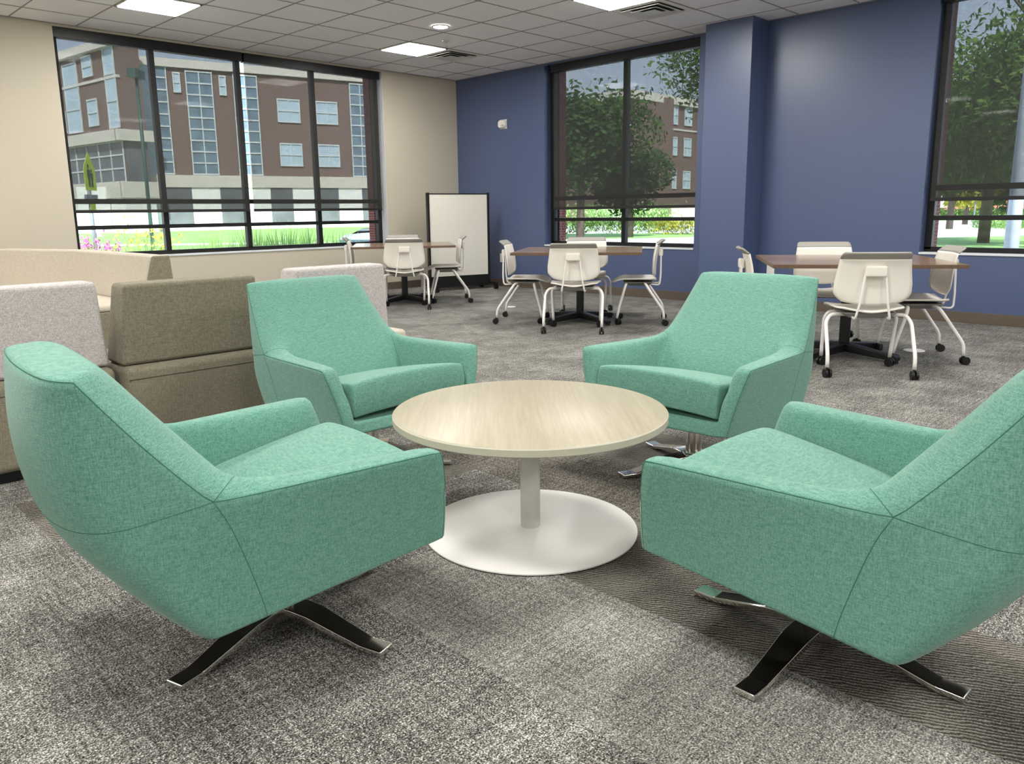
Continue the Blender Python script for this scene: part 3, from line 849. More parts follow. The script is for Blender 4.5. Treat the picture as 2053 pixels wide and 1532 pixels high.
def at(c, yaw, fwd, side):
    a = R(yaw); return c[0]+math.cos(a)*fwd-math.sin(a)*side, c[1]+math.sin(a)*fwd+math.cos(a)*side

def square_table(c, yaw, label):
    t = thing('square_table', (c[0], c[1], 0), R(yaw), label, 'table', 'square walnut-topped tables')
    bm = nb(); box(bm, -.6, .6, -.6, .6, .6945, .7155); tp = obj('tabletop', bm, M['walnut'], t, bevel=.003)
    bm = nb()
    for a in ((-.602, .602, -.602, -.6), (-.602, .602, .6, .602), (-.602, -.6, -.602, .602), (.6, .602, -.602, .602)): box(bm, *a, .690, .715)
    obj('edge_band', bm, M['walnut_edge'], tp)
    bm = nb(); lathe(bm, [(0, .690), (.038, .690), (.038, .05), (0, .05)], 32); obj('column', bm, M['blackp'], t, smooth_angle=40)
    bm = nb(); box(bm, -.28, .28, -.03, .03, .670, .690); box(bm, -.03, .03, -.28, .28, .672, .690); obj('top_bracket', bm, M['blackp'], t)
    for k in range(4):
        bm = nb(); a = math.pi/4+k*math.pi/2+.0; c_, s_ = math.cos(a), math.sin(a); prev = None
        for r_, w, z1, z0 in ((.0, .036, .105, .035), (.06, .035, .098, .035), (.40, .030, .058, .018), (.43, .028, .050, .020)):
            ring = [bm.verts.new((x*c_-y*s_, x*s_+y*c_, z)) for x, y, z in ((r_, -w, z0), (r_, w, z0), (r_, w, z1), (r_, -w, z1))]
            if prev:
                for q_ in range(4): bm.faces.new((prev[q_], prev[(q_+1) % 4], ring[(q_+1) % 4], ring[q_]))
            else: bm.faces.new(ring)
            prev = ring
        bm.faces.new(prev[::-1]); lg = obj('leg', bm, M['blackp'], t, bevel=.008, seg=3)
        bm = nb(); lathe(bm, [(0, .02), (.022, .02), (.024, .001), (0, .001)], 16, cx=c_*.405, cy=s_*.405); obj('foot_pad', bm, M['rubber'], lg)
    return t
T1, T2, T3 = (-2.28, -1.52), (-2.22, -4.29), (-2.40, -6.99)
square_table(T1, 53, 'square walnut table with a black pedestal, farthest back, in front of the whiteboard')
square_table(T2, 35, 'square walnut table with a black pedestal, in front of the two-pane window')
square_table(T3, 33, 'square walnut table with a black pedestal, nearest the right side of the room')
# near, left, right, far chairs of each table
def ring(c, yaw, grp, labs, adj):
    for (f, s, face), lab, (df, ds, da) in zip(((-.55, 0, 0), (0, .52, -90), (0, -.54, 90), (.60, 0, 180)), labs, adj):
        x, y = at(c, yaw, f+df, s+ds); put_chair(x, y, yaw+face+da, lab, grp)
ring(T1, 53, 1, ['white chair seen from behind at the far table, its back against the tabletop edge', 'white chair at the left side of the far table, in front of the four-pane window',
                 'white chair at the far table in front of the whiteboard, seen from the side', 'white chair on the far side of the far table, mostly hidden behind the nearer one'],
     [(0, 0, 0), (0, -.07, 0), (0, .04, 0), (0, 0, 0)])
ring(T2, 35, 2, ['white chair seen from behind at the middle table, nearest the camera', 'white chair at the left side of the middle table, beside the navy wall outlet',
                 'white chair at the right side of the middle table, in front of the pillar', 'white chair on the far side of the middle table, under the two-pane window'],
     [(0, 0, 0), (0, 0, 0), (0, 0, 0), (0, 0, 0)])
ring(T3, 33, 3, ['largest white chair seen from behind, at the right table', 'white chair left of the right table, half hidden behind a mint lounge chair',
                 'white chair at the right table under the right-hand window, seen from the side', 'white chair on the far side of the right table, against the navy wall'],
     [(0, 0, 0), (0, -.0, 0), (0, .09, 0), (0, .04, 0)])

# ------------------------------------------------------------------ rolling whiteboard
p0, p1 = Vector((-1.255, -.745)), Vector((-.31, -.985))
Lw = (p1-p0).length; ang = math.atan2(p1.y-p0.y, p1.x-p0.x)
t = thing('rolling_whiteboard', (p0.x, p0.y, 0), ang, 'white rolling board in a black frame standing in the room corner', 'whiteboard')
bm = nb(); box(bm, .03, Lw-.03, -.012, .012, .20, 1.345); obj('writing_surface', bm, M['board'], t)
for x in (0, Lw-.03):
    bm = nb(); box(bm, x, x+.03, -.03, .03, .09, 1.365); obj('upright', bm, M['blackp'], t, bevel=.004)
bm = nb(); box(bm, .02, Lw-.02, -.014, .014, 1.340, 1.355); obj('top_rail', bm, M['blackp'], t)
bm = nb(); box(bm, .02, Lw-.02, -.015, .015, .045, .205); obj('lower_panel', bm, M['blackp'], t)
for x in (.015, Lw-.015):
    bm = nb(); box(bm, x-.02, x+.02, -.24, .24, .07, .10); ft = obj('foot', bm, M['blackp'], t, bevel=.006)
    for y in (-.22, .22):
        bm = nb(); mt = Matrix.Translation((x, y, .035))
        for dx in (-.02, .005):
            a = [bm.verts.new((x+dx, y+.034*math.cos(q), .035+.034*math.sin(q))) for q in [2*math.pi*k/20 for k in range(20)]]
            b = [bm.verts.new((x+dx+.015, y+.034*math.cos(q), .035+.034*math.sin(q))) for q in [2*math.pi*k/20 for k in range(20)]]
            bm.faces.new(a[::-1]); bm.faces.new(b)
            for k in range(20): bm.faces.new((a[k], a[(k+1) % 20], b[(k+1) % 20], b[k]))
        obj('caster', bm, M['rubber'], ft, smooth_angle=40)

# ------------------------------------------------------------------ modular seats
def soft_box(name, pts_bottom, pts_top, z0, z1, m, parent, bev=.025, seg=4):
    bm = nb()
    a = [bm.verts.new((x, y, z0)) for x, y in pts_bottom]; b = [bm.verts.new((x, y, z1)) for x, y in pts_top]
    n = len(a); bm.faces.new(a[::-1]); bm.faces.new(b)
    for k in range(n): bm.faces.new((a[k], a[(k+1) % n], b[(k+1) % n], b[k]))
    return obj(name, bm, m, parent, bevel=bev, seg=seg)
def module(x0, x1, yr, bm_, sm_, km_, label, zt=.80, taper=.03, zseat=.43, ins=0.):
    """seat facing +y with its rear at y=yr"""
    xc = (x0+x1)/2; h = (x1-x0)/2
    t = thing('lounge_bench', (xc, yr, 0), 0, label, 'modular seat', 'modular lounge seats')
    bm = nb(); box(bm, -h+.05, h-.05, .05, .61, 0, .06); obj('plinth', bm, M['blackp'], t)
    soft_box('seat_block', [(-h, 0), (h, 0), (h, .66), (-h, .66)], [(-h, 0), (h, 0), (h, .66), (-h, .66)], .05, zseat, bm_, t, .03)
    bm = nb(); q = .0015
    tube(bm, [(-h+.01, -.0005, zseat-.055), (h-.01, -.0005, zseat-.055)], .002, 6); obj('seam', bm, M['taupe_seam'], t)
    soft_box('back_cushion', [(-h+.005+ins, .045), (h-.005-ins, .045), (h-.005-ins, .26), (-h+.005+ins, .26)], [(-h+taper, -.01), (h-taper, -.01), (h-taper, .15), (-h+taper, .15)], zseat+.002, zt, km_, t, .02)
    return t
module(-7.74, -7.065, -5.64, M['taupe'], M['light'], M['light'], 'modular seat with a pale grey back on a taupe base, at the left edge', .815, .045)
module(-7.045, -6.375, -5.70, M['taupe'], M['taupe'], M['taupe'], 'all-taupe modular seat between the pale-backed one and a mint chair', .80, .025)
module(-6.33, -5.48, -5.70, M['cream'], M['light'], M['light'], 'pale grey modular seat behind the mint chair with its back to us', .815, .15, ins=.09)
# long seat facing us along the window side
t = thing('modular_sofa', (0, 0, 0), 0, 'long cream modular sofa with a dark taupe end, under the left window', 'sofa')
poly_i = [(-6.35, .0-.35), (-5.945, -1.45), (-5.945, -3.18)]
poly_o = [(-6.16, -.28), (-5.78, -1.42), (-5.78, -3.18)]
poly_f = [(-6.95, -.60), (-6.56, -1.62), (-6.56, -3.18)]
poly_b = [(-6.43, -.38), (-6.035, -1.47), (-6.035, -3.18)]
def strip(name, m, lo, hi, lo2, hi2, z0, z1, bev=.02):
    bm = nb()
    soft = [(lo, z0), (hi, z0)]
    A = [bm.verts.new((*p, z0)) for p in lo]; B = [bm.verts.new((*p, z0)) for p in hi]
    A2 = [bm.verts.new((*p, z1)) for p in lo2]; B2 = [bm.verts.new((*p, z1)) for p in hi2]
    n = len(lo)
    for k in range(n-1):
        bm.faces.new((A[k], A[k+1], A2[k+1], A2[k])); bm.faces.new((B[k+1], B[k], B2[k], B2[k+1]))
        bm.faces.new((A2[k], A2[k+1], B2[k+1], B2[k])); bm.faces.new((A[k+1], A[k], B[k], B[k+1]))
    bm.faces.new((A[0], A2[0], B2[0], B[0])); bm.faces.new((A[-1], B[-1], B2[-1], A2[-1]))
    return obj(name, bm, m, t, bevel=bev, seg=4)
strip('back_cushion', M['cream'], poly_b, poly_o, poly_i, [(x-.03, y) for x, y in poly_o], .44, .80)
strip('seat_cushion', M['cream'], poly_f, poly_b, poly_f, poly_b, .405, .455)
strip('seat_block', M['taupe'], poly_f, poly_o, poly_f, poly_o, .05, .404, .01)
bm = nb()
for k, vs in enumerate([[(-6.04, -3.186, .455), (-5.79, -3.186, .455), (-5.81, -3.186, .797), (-5.94, -3.186, .797)]]):
    a = [bm.verts.new(p) for p in vs]; b = [bm.verts.new((p[0], p[1]-.028, p[2])) for p in vs]
    bm.faces.new(a); bm.faces.new(b[::-1])
    for k in range(4): bm.faces.new((a[k], a[(k+1) % 4], b[(k+1) % 4], b[k]))
tag(obj('end_panel', bm, M['taupe'], t, bevel=.012, seg=3), 'dark taupe end panel')
bm = nb(); prism(bm, [(-6.52, -3.10), (-5.82, -3.10), (-5.82, -1.45), (-6.2, -.4), (-6.85, -.6), (-6.52, -1.6)], 0, .055); obj('plinth', bm, M['blackp'], t)

# ------------------------------------------------------------------ outside
E0 = Vector((-8.2363, -9.279)); EF = Vector((.7060, .7082)); ER = Vector((.7082, -.7060))
def ex(r, d): p = E0+EF*d+ER*r; return (p.x, p.y)      # site frame turned 45 degrees to the room
def px(p, d): return ex((p-1017)/1563.3*d, d)
def poly(name, rows, m, th=.05):
    """ground surface from rows of (left point, right point, height)"""
    bm = nb(); vs = [(bm.verts.new((*a, z)), bm.verts.new((*b, z))) for a, b, z in rows]
    for (a, b), (c, d) in zip(vs, vs[1:]): bm.faces.new((a, b, d, c))
    o = obj(name, bm, m); o['kind'] = 'structure'; return o
poly('ground', [((-60, .45), (.45, .45), -.78), ((-60, 90), (150, 150), -.78)], M['concrete'])
poly('ground_east', [((.45, -120), (.45, .45), -.33), ((220, -120), (220, .45), -.33)], M['asphalt'])
poly('lawn', [(ex(-34, 40), ex(-9.5, 40), -.76), (ex(-36, 44), ex(-10, 44), -.70), (ex(-52, 62), ex(-12, 66), -.10), (ex(-60, 75), ex(-12, 80), -.05)], M['lawn'])
poly('road', [(ex(-40, 46.5), ex(-9, 47.5), -.60), (ex(-41, 48.0), ex(-9, 49), -.545)], M['concrete'])
# east side: verge, walk, lawn
poly('lawn_east', [(ex(2, 40), ex(16, 40), -.30), (ex(2.5, 50), ex(20, 46), -.29)], M['lawn'])
poly('lawn_verge', [(ex(9, 25), ex(40, 22), -.30), (ex(19, 35.5), ex(60, 44), -.29)], M['lawn'])
poly('path', [(ex(8, 36), ex(60, 50), -.30), (ex(8, 40), ex(60, 56), -.295)], M['concrete'])
poly('path_far', [(ex(5, 78), ex(90, 78), -.30), (ex(5, 110), ex(120, 110), -.29)], M['lawn'])

def building(name, P0, P1, ext, depth, label, W, bands, cols, wins, ground, zt, wallm, z0):
    a = math.atan2(P1[1]-P0[1], P1[0]-P0[0]); t = thing(name, (P0[0], P0[1], 0), a, label, 'building')
    L_ = math.hypot(P1[0]-P0[0], P1[1]-P0[1])+ext
    bm = nb(); box(bm, 0, L_, 0, depth, z0, zt); obj('wall', bm, wallm, t)
    for z_0, z_1, out, m in bands:
        bm = nb(); box(bm, -.1, L_+.1, -out, .2, z_0, z_1); obj('belt_course', bm, m, t)
    for u0, u1, z_0, z_1, m, rows, ncol in cols+wins:
        bm = nb(); box(bm, u0, u1, -.06, .1, z_0, z_1); w = obj('window', bm, m, t)
        bm = nb()
        for k in range(rows+1):
            z = z_0+(z_1-z_0)*k/rows; box(bm, u0-.05, u1+.05, -.14, -.05, z-.06, z+.06)
        for k in range(ncol+1):
            u = u0+(u1-u0)*k/ncol; box(bm, u-.045, u+.045, -.13, -.05, z_0, z_1)
        obj('muntin', bm, M['mullw'], w)
    for u0, u1, z_0, z_1, m in ground:
        bm = nb(); box(bm, u0, u1, -.35, .1, z_0, z_1); obj('cladding_panel', bm, m, t)
    return t
cols = [(.15, 1.1, 4.6, 13.2, M['winlight'], 9, 1), (1.25, 2.2, 4.6, 13.2, M['winglass'], 9, 1), (3.73, 5.78, 4.6, 12.9, M['winglass'], 9, 2), (7.56, 9.51, 4.6, 12.9, M['winglass'], 9, 2), (17.95, 19.9, 4.6, 12.9, M['winglass'], 9, 2), (24, 26, 4.6, 12.9, M['winglass'], 9, 2)]
wins = [(u, u+1.95, z, z+1.9, M['winlight'], 2, 2) for u in (11.2, 14.7, 21.2, 28) for z in (9.23, 5.45)]+[(2.75, 3.25, 11.2, 12.7, M['winlight'], 2, 1), (6.4, 6.9, 11.2, 12.7, M['winlight'], 2, 1)]
gr = [(-6, 31, -.3, .30, M['panel'])]+[(u, u+2.3, .3, 3.5, M['panel']) for u in (-5.2, -.9, 3.4, 7.7, 12.0, 16.3, 20.6, 25)]+[(u+2.3, u+4.3, .3, 3.5, M['windark']) for u in (-5.2, -.9, 3.4, 7.7, 12.0, 16.3, 20.6, 25)]
building('brick_building', (17.46, 58.29), (37.82, 53.54), 10, 14, 'brown brick building with tall glazed strips, across the lawn', 0,
         [(13.1, 13.75, .3, M['stone']), (3.5, 4.5, .5, M['stone']), (-.3, 3.5, .04, M['panel'])], cols, wins, gr, 13.6, M['brick2'], -.3)
wl = [(5.5, 7.0, 11.95, 13.2, M['winlight'], 2, 1), (8.0, 9.5, 11.95, 13.4, M['winlight'], 2, 1), (10.4, 12.9, 8.1, 13.5, M['winlight'], 3, 1), (14.0, 15.6, 12.2, 13.7, M['winlight'], 2, 1), (8.9, 10.0, 8.2, 9.9, M['winlight'], 2, 1), (14.2, 15.8, 8.4, 10.4, M['winlight'], 2, 1), (17.6, 19.2, 8.0, 14.0, M['winlight'], 3, 1)]
_wing = building('brick_wing', (12.98, 75.47), (15.23, 56.28), .0, 1.9, 'brick wing seen at an angle with a pale roof edge, across the lawn', 0,
         [(13.9, 14.5, .5, M['stone']), (11.65, 11.85, .12, M['stone']), (6.95, 7.8, .6, M['stone']), (2.6, 3.85, .6, M['stone'])],
         [(1, 19.3, 3.85, 6.95, M['windark'], 3, 9)], wl, [(0, 19.3, -.3, 2.6, M['panel'])], 14.4, M['brick2'], -.3)
bm = nb(); box(bm, 19.25, 19.5, -.4, 2.1, -.3, 2.7); obj('cladding_panel', bm, M['panel'], _wing)
bm = nb(); box(bm, 19.25, 19.8, -.6, 2.3, 6.95, 7.8); box(bm, 19.25, 19.8, -.6, 2.3, 2.6, 3.85); obj('belt_course', bm, M['stone'], _wing)
bm = nb(); box(bm, 19.28, 19.36, .1, 1.8, 3.9, 6.9); obj('window', bm, M['windark'], _wing)
building('far_building', (63.42, 43.55), (80.49, 43.48), 25, 12, 'far brick building with a pale roof edge, seen through the navy-wall window', 0,
         [(13.0, 13.9, .4, M['stone']), (10.2, 10.4, .1, M['stone'])],
         [(u, u+1.5, z, z+2.0, M['winlight'], 2, 2) for u in (2, 5, 8, 11, 14.5, 18) for z in (10.9, 7.4, 3.6)], [], [(-.0, 42, -.3, 1.3, M['stone'])], 13.6, M['brick2'], -.4)
building('far_wing', (64.4, 57.67), (63.42, 43.55), 0, 8, 'shaded end wing of the far brick building behind the trees', 0, [(13.0, 13.9, .4, M['stone'])],
         [(u, u+1.4, z, z+1.9, M['winlight'], 2, 2) for u in (2, 6, 10) for z in (10.9, 7.4)], [], [(-.0, 14, -.3, 1.3, M['stone'])], 13.6, M['brick2'], -.4)
building('campus_hall', ex(42, 105), ex(85, 88), 0, 8, 'low red brick hall beyond the street trees', 0, [(4.6, 5, .3, M['stone'])],
         [(u, u+1.4, 1.0, 3.2, M['winlight'], 2, 2) for u in (3, 8, 13, 18, 23, 28, 33, 38, 43)], [], [(0, 46, -.3, .3, M['stone'])], 4.8, M['brick'], -.4)

def leaves(bm, cx, cy, cz, rx, ry, rz, n, size, rnd_, hollow=.35, up=0):
    for _ in range(n):
        while True:
            p = Vector((rnd_.uniform(-1, 1), rnd_.uniform(-1, 1), rnd_.uniform(-1, 1)))
            if hollow < p.length < 1: break
        lump = 1+.18*math.sin(p.x*5+cx)*math.sin(p.y*4+p.z*5)
        p = Vector((cx+p.x*rx*lump, cy+p.y*ry*lump, cz+p.z*rz*lump))
        a = Vector((rnd_.gauss(0, 1), rnd_.gauss(0, 1), rnd_.gauss(0, 1))).normalized(); b = a.orthogonal().normalized()
        s = size*rnd_.uniform(.6, 1.3)
        bm.faces.new([bm.verts.new(q) for q in (p-a*s, p+b*s*.55, p+a*s, p-b*s*.55)])

def tree(p, z0, h, r, zc, label, name='leafy_tree', m='leaf', n=5200, size=.2, trunk=.18, seed=1, blobs=5):
    rn = random.Random(seed); t = thing(name, (p[0], p[1], z0), 0, label, 'tree', 'trees beyond the windows')
    bm = nb(); tube(bm, [(0, 0, 0), (.05, 0, h*.35), (-.03, .05, h*.6), (.02, 0, h*.85)], [trunk*1.2, trunk, trunk*.6, trunk*.2], 10)
    for k in range(7):
        a = rn.uniform(0, 6.28); zz = h*rn.uniform(.35, .65)
        tube(bm, [(0, 0, zz), (math.cos(a)*r*.35, math.sin(a)*r*.35, zz+h*.1), (math.cos(a)*r*.75, math.sin(a)*r*.75, zz+h*.2)], [trunk*.45, trunk*.3, trunk*.1], 6)
    obj('trunk', bm, M['bark'], t, smooth=True)
    bm = nb()
    for k in range(blobs):
        a = k*2.4; rr = r*.45 if k else 0
        leaves(bm, math.cos(a)*rr, math.sin(a)*rr, zc+rn.uniform(-.3, .3)*r, r*.62, r*.62, r*.62*rn.uniform(.8, 1.2), n//blobs, size, rn)
    obj('crown', bm, M[m], t)
    return t
tree(px(1165, 40), -.33, 7.5, 3.9, 4.6, 'dark bushy tree seen through the left pane of the two-pane window', seed=3, m='leafd', n=12000, size=.15)
tree(px(1262, 42), -.33, 6, 2.2, 3.0, 'smaller dark tree behind the mullion of the two-pane window', seed=4, m='leafd', n=6500, size=.15)
tree(px(1475, 16), -.33, 8, 1.75, 4.7, 'near tree whose branch tips enter the two-pane window at upper right', seed=5, m='leaf', n=7500, size=.062, trunk=.1)
tree(px(1965, 30), -.33, 9, 3.4, 5.0, 'large green tree seen through the right-hand window', seed=6, n=8500, m='leaf', size=.125)
tree(px(2075, 26), -.33, 10, 3.6, 5.2, 'large green tree at the right photo edge outside the window', seed=7, n=8500, m='leaf', size=.125)
tree(px(1925, 62), -.33, 6, 3.0, 3.6, 'yellowing tree behind the green ones in the right-hand window', seed=8, n=4200, m='leafy', size=.24)
tree(px(1895, 50), -.33, 8, 4.0, 5.0, 'dark tree at the left edge of the right-hand window view', seed=9, n=7000, m='leafd', size=.24)
tree(px(2010, 66), -.33, 9, 4.6, 4.4, 'broad distant tree behind the lamp pole', seed=11, n=7000, m='leafd', size=.28)
tree(px(2052, 58), -.33, 8, 3, 5.2, 'distant tree just right of the lamp pole', seed=12, n=4500, m='leafd', size=.24)

def hedge(pts, w, h, z0, m, label, n, size, seed=2, name='hedge'):
    rn = random.Random(seed); bm = nb(); tot = len(pts)-1
    for k in range(n):
        f = rn.uniform(0, tot); i = min(int(f), tot-1); f -= i
        a, b = Vector(pts[i]), Vector(pts[i+1]); p = a.lerp(b, f)
        q = Vector((p.x+rn.uniform(-w, w), p.y+rn.uniform(-w, w), z0+h*(rn.random()**.7)*(1+.25*math.sin(p.x*3)*math.sin(p.y*2))))
        u = Vector((rn.gauss(0, .6), rn.gauss(0, .6), 1)).normalized(); v = u.orthogonal().normalized(); s = size*rn.uniform(.6, 1.3)
        bm.faces.new([bm.verts.new(x) for x in (q-u*s, q+v*s*.4, q+u*s, q-v*s*.4)])
    return tag(obj(name, bm, M[m]), label, 'hedge')
hedge([px(1105, 50), px(1200, 50), px(1310, 49)], .7, .95, -.33, 'leaf', 'grey-green hedge above the lawn in the two-pane window', 3800, .12)
hedge([px(1310, 47), px(1350, 46), px(1400, 45)], .6, .9, -.33, 'leafy', 'yellow-green hedge at the right of the two-pane window', 1800, .11, 3)
hedge([px(1090, 62), px(1180, 62), px(1240, 60)], 1.2, 1.7, -.33, 'leafl', 'light shrubs behind the hedge in the two-pane window, left part', 3000, .16, 4)
hedge([px(1255, 60), px(1340, 62)], 1.2, 1.7, -.33, 'leafl', 'light shrubs behind the hedge in the two-pane window, right part', 2200, .16, 5)
hedge([px(1965, 52), px(2000, 50), px(2080, 46)], .8, .75, -.33, 'leafl', 'bright low hedge across the street in the right-hand window', 2600, .12, 6)
hedge([px(1868, 84), px(1960, 84), px(2080, 80)], 1.6, 1.0, -.33, 'leaf', 'distant shrub row in front of the low brick hall', 3200, .2, 7)

def tuft(p, z0, h, n, m, label, name='ornamental_grass', spread=.45, seed=1, flower=None):
    rn = random.Random(seed); bm = nb()
    for _ in range(n):
        a = rn.uniform(0, 6.283); l = h*rn.uniform(.6, 1.05); s = spread*rn.uniform(.2, 1); w = .013+.010*rn.random()
        d = Vector((math.cos(a), math.sin(a), 0)); q = Vector((-d.y, d.x, 0))*w
        b0 = d*.05*rn.random(); p1 = b0+d*s*.35+Vector((0, 0, l*.6)); p2 = b0+d*s+Vector((0, 0, l*(1-.1*s)))
        v = [bm.verts.new(x) for x in (b0-q, b0+q, p1+q*.9, p1-q*.9, p2)]
        bm.faces.new((v[0], v[1], v[2], v[3])); bm.faces.new((v[3], v[2], v[4]))
    t = thing(name, (p[0], p[1], z0), 0, label, 'garden plant', 'plants outside the left window')
    obj('blades', bm, M[m], t)
    if flower:
        bm = nb()
        leaves(bm, 0, 0, h*.8, spread*1.0, spread*1.0, h*.35, flower[1], .035, rn, 0)
        obj('blossoms', bm, M[flower[0]], t)
    return t
k = 0
for (p_, d_, h_) in ((432, 12.6, 1.62), (458, 13.6, 1.70), (520, 12.4, 1.75), (548, 13.4, 1.8), (578, 12.4, 1.7), (606, 13.6, 1.8), (628, 13.2, 1.75), (664, 14.2, 1.75), (690, 13.6, 1.6)):
    side = ['in the second pane from the left', 'in the third pane from the left', 'in the right-hand pane'][0 if p_ < 490 else (1 if p_ < 645 else 2)]
    tuft(px(p_, d_), -.78, h_, 230, 'leafl', 'tall light green grass clump outside the four-pane window, '+side, seed=10+k, spread=.5); k += 1
tuft(px(188, 12.8), -.78, 1.72, 150, 'reed', 'brown spiky clump by the sign pole outside', 'spiky_plant', .75, 31)
tuft(px(300, 12.6), -.78, 1.62, 120, 'leafl', 'yellow flowering shrub outside in the left pane', 'flowering_shrub', .5, 32, ('flowery', 420))
tuft(px(355, 13.2), -.78, 1.5, 80, 'leafl', 'small yellow flowering shrub beside the first mullion', 'flowering_shrub', .35, 33, ('flowery', 160))
tuft(px(180, 11.0), -.78, 1.45, 60, 'leafl', 'pink flowers left of the sign pole outside', 'flower_clump', .3, 34, ('flowerp', 420))
tuft(px(230, 11.2), -.78, 1.42, 50, 'leafl', 'pink flowers right of the sign pole outside', 'flower_clump', .2, 35, ('flowerp', 260))

# crossing sign on its pole
sp = px(204, 19.5)
t = thing('crossing_sign', (sp[0], sp[1], -.78), R(45), 'lime green pentagon crossing sign on a grey pole outside the left pane', 'road sign')
bm = nb(); tube(bm, [(0, 0, 0), (0, 0, 3.2)], .045, 12); obj('pole', bm, M['pole'], t, smooth=True)
bm = nb(); vs = [(-.30, 0), (.30, 0), (.30, .52), (0, .92), (-.30, .52)]
mt = Matrix.Rotation(R(4), 4, 'Z') @ Matrix.Translation((0, -.06, 2.52))
a = [bm.verts.new(mt @ Vector((x*1.0, 0, z))) for x, z in vs]; b = [bm.verts.new(mt @ Vector((x, .008, z))) for x, z in vs]
bm.faces.new(a); bm.faces.new(b[::-1])
for i in range(5): bm.faces.new((a[i], a[(i+1) % 5], b[(i+1) % 5], b[i]))
sg = obj('sign_panel', bm, M['lime'], t)
bm = nb()
for (dx, sc) in ((-.07, 1.0), (.08, .8)):
    mm = Matrix.Rotation(R(4), 4, 'Z') @ Matrix.Translation((dx, -.06, 2.60))
    def bb(x0, x1, z0, z1): box(bm, x0*sc, x1*sc, -.012, -.004, z0*sc, z1*sc, 0, mm)
    bb(-.035, .035, .22, .42); bb(-.03, .03, .45, .53); bb(-.045, -.012, 0, .23); bb(.012, .045, 0, .23); bb(-.07, -.035, .24, .40); bb(.035, .07, .24, .40)
obj('walker_symbol', bm, M['rubber'], sg)
bm = nb(); box(bm, -.20, .32, -.03, .03, 2.28, 2.42); obj('beacon_bar', bm, M['pole'], t)
bm = nb(); box(bm, -.14, .14, -.06, -.05, 1.98, 2.20, 0, Matrix.Rotation(R(4), 4, 'Z')); obj('lower_plate', bm, M['lime'], t)
bm = nb(); box(bm, .06, .26, -.05, .05, 1.40, 1.50); box(bm, .02, .12, -.06, .06, .95, 1.3); obj('control_box', bm, M['mullw'], t)

def lamp_post(p, z0, h, label, m, r, arm=0, name='lamp_post'):
    t = thing(name, (p[0], p[1], z0), R(45), label, 'lamp post', 'poles outside the windows')
    bm = nb(); tube(bm, [(0, 0, 0), (0, 0, h)], [r, r*.75], 14); obj('pole', bm, M[m], t, smooth=True)
    if arm:
        bm = nb(); box(bm, -arm, arm, -.03, .03, h-.12, h-.06); box(bm, -arm-.18, -arm+.15, -.15, .15, h-.35, h-.05); box(bm, arm-.15, arm+.18, -.15, .15, h-.35, h-.05); obj('lamp_head', bm, M['poleg'], t)
    return t
lamp_post(px(318, 30), -.78, 7.2, 'dark green street pole with two lamp heads behind the first mullion', 'poleg', .075, .20)
lamp_post(px(2022, 12), -.33, 6.0, 'thick pale pole standing outside the right-hand window', 'polew', .105)
lamp_post(px(1942, 60), -.33, 3.2, 'thin distant pole in the right-hand window', 'pole', .06)

# parked car
cp = px(790, 17.5)
t = thing('parked_car', (cp[0], cp[1], -.78), R(30), 'silver-grey parked car outside the right-hand pane of the left window', 'car')
bm = nb()
sec = [(-2.25, .78, .32, .80), (-2.15, .86, .25, .95), (-1.5, .90, .22, 1.00), (-.9, .90, .22, 1.02), (.9, .90, .22, 1.0), (1.7, .88, .24, .88), (2.2, .78, .32, .70)]
prev = None
for x, hw, z0, z1 in sec:
    rg = [bm.verts.new(q) for q in ((x, -hw*.95, z0), (x, -hw, (z0+z1)/2), (x, -hw*.9, z1), (x, hw*.9, z1), (x, hw, (z0+z1)/2), (x, hw*.95, z0))]
    if prev:
        for i in range(6): bm.faces.new((prev[i], prev[(i+1) % 6], rg[(i+1) % 6], rg[i]))
    else: bm.faces.new(rg)
    prev = rg
bm.faces.new(prev[::-1]); obj('body', bm, M['car'], t, bevel=.06, seg=3)
bm = nb()
lo = [(-1.95, .80, .98), (-1.2, .84, 1.0), (.5, .84, 1.0), (1.25, .78, .98)]; hi = [(-1.35, .60, 1.35), (-.9, .64, 1.43), (.1, .64, 1.44), (.55, .60, 1.38)]
prev = None
for (a, b) in zip(lo, hi):
    rg = [bm.verts.new(q) for q in ((a[0], -a[1], a[2]), (b[0], -b[1], b[2]), (b[0], b[1], b[2]), (a[0], a[1], a[2]))]
    if prev:
        for i in range(4): bm.faces.new((prev[i], prev[(i+1) % 4], rg[(i+1) % 4], rg[i]))
    else: bm.faces.new(rg)
    prev = rg
bm.faces.new(prev[::-1]); gl = obj('cabin_glass', bm, M['carglass'], t)
bm = nb(); vs = [(-1.36, .60, 1.355), (-.9, .64, 1.435), (.1, .64, 1.445), (.56, .60, 1.385)]
A = [(bm.verts.new((x, -y, z+.012)), bm.verts.new((x, y, z+.012))) for x, y, z in vs]
for q, w in zip(A, A[1:]): bm.faces.new((q[0], q[1], w[1], w[0]))
g = bmesh.ops.extrude_face_region(bm, geom=bm.faces[:]); bmesh.ops.translate(bm, verts=[v for v in g['geom'] if isinstance(v, bmesh.types.BMVert)], vec=(0, 0, -.03)); obj('roof', bm, M['car'], t, bevel=.02)
for s in (-1, 1):
    bm = nb(); box(bm, -2.27, -2.05, s*.55 if s > 0 else -.86, .86 if s > 0 else -.55, .72, .86); obj('tail_light', bm, M['red'], t, bevel=.02)
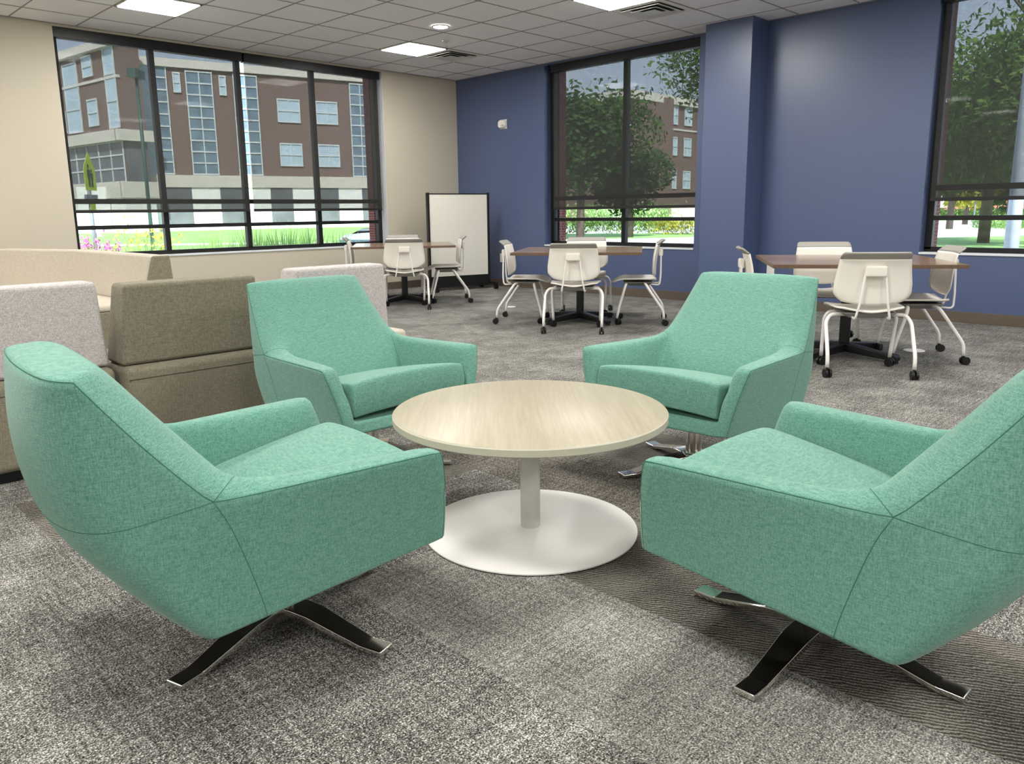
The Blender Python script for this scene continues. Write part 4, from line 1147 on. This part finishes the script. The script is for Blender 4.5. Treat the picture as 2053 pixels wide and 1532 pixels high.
for x in (-1.35, 1.4):
    for s in (-1, 1):
        bm = nb(); a = [bm.verts.new((x+.32*math.cos(q), s*.92, .32+.32*math.sin(q))) for q in [2*math.pi*i/24 for i in range(24)]]
        b = [bm.verts.new((x+.32*math.cos(q), s*.72, .32+.32*math.sin(q))) for q in [2*math.pi*i/24 for i in range(24)]]
        bm.faces.new(a); bm.faces.new(b[::-1])
        for i in range(24): bm.faces.new((a[i], a[(i+1) % 24], b[(i+1) % 24], b[i]))
        obj('wheel', bm, M['tyre'], t)

# ------------------------------------------------------------------ light and camera
w = bpy.data.worlds.new('sky'); SC.world = w; w.use_nodes = True
nt = w.node_tree; nt.nodes.clear(); L = nt.links.new
out = nt.nodes.new('ShaderNodeOutputWorld'); bg = nt.nodes.new('ShaderNodeBackground'); bg.inputs[1].default_value = 1.7
tc = nt.nodes.new('ShaderNodeTexCoord'); sep = nt.nodes.new('ShaderNodeSeparateXYZ'); rp = nt.nodes.new('ShaderNodeValToRGB')
L(tc.outputs['Generated'], sep.inputs[0]); L(sep.outputs[2], rp.inputs[0])
e = rp.color_ramp.elements; e[0].position = 0; e[0].color = (.80, .88, 1, 1); e[1].position = .6; e[1].color = (.42, .62, 1, 1)
nz = nt.nodes.new('ShaderNodeTexNoise'); nz.inputs['Scale'].default_value = 3; nz.inputs['Detail'].default_value = 6
mpn = nt.nodes.new('ShaderNodeMapping'); mpn.inputs['Scale'].default_value = (1, 1, 3); L(tc.outputs['Generated'], mpn.inputs[0]); L(mpn.outputs[0], nz.inputs['Vector'])
r2 = nt.nodes.new('ShaderNodeValToRGB'); r2.color_ramp.elements[0].position = .48; r2.color_ramp.elements[1].position = .68; L(nz.outputs['Fac'], r2.inputs[0])
mx = nt.nodes.new('ShaderNodeMix'); mx.data_type = 'RGBA'; L(r2.outputs[0], mx.inputs[0]); L(rp.outputs[0], mx.inputs[6]); mx.inputs[7].default_value = (.95, .97, 1, 1)
L(mx.outputs[2], bg.inputs[0]); L(bg.outputs[0], out.inputs[0])
s = bpy.data.lights.new('sun', 'SUN'); s.energy = 10.5; s.angle = R(3); s.color = (1, .96, .9)
so = bpy.data.objects.new('sun', s); C.objects.link(so)
so.rotation_euler = Vector((.55, .65, -.75)).to_track_quat('-Z', 'Y').to_euler()

cam = bpy.data.cameras.new('camera'); co = bpy.data.objects.new('camera', cam); C.objects.link(co); SC.camera = co
YAW, PIT, ROL, FPX = .7870, .1914, -.0134, 1563.34
fw = Vector((math.cos(YAW)*math.cos(PIT), math.sin(YAW)*math.cos(PIT), -math.sin(PIT)))
rt = fw.cross(Vector((0, 0, 1))).normalized(); up = rt.cross(fw)
rr = rt*math.cos(ROL)+up*math.sin(ROL); uu = -rt*math.sin(ROL)+up*math.cos(ROL)
mtx = Matrix((rr, uu, -fw)).transposed().to_4x4(); mtx.translation = (-8.2363, -9.2790, 1.0857); co.matrix_world = mtx
cam.sensor_fit = 'HORIZONTAL'; cam.sensor_width = 36; cam.lens = FPX/2053*36; cam.shift_x = 9.75/2053; cam.shift_y = -37.41/2053
cam.clip_start = .02; cam.clip_end = 600
SC.view_settings.view_transform = 'Standard'; SC.view_settings.look = 'None'; SC.view_settings.exposure = .36; SC.view_settings.gamma = 1
SC.view_settings.use_curve_mapping = False
SC.cycles.use_denoising = True
SC.cycles.max_bounces = 14; SC.cycles.diffuse_bounces = 12; SC.cycles.transparent_max_bounces = 24; SC.cycles.sample_clamp_indirect = 6
SC.cycles.caustics_reflective = False; SC.cycles.caustics_refractive = False
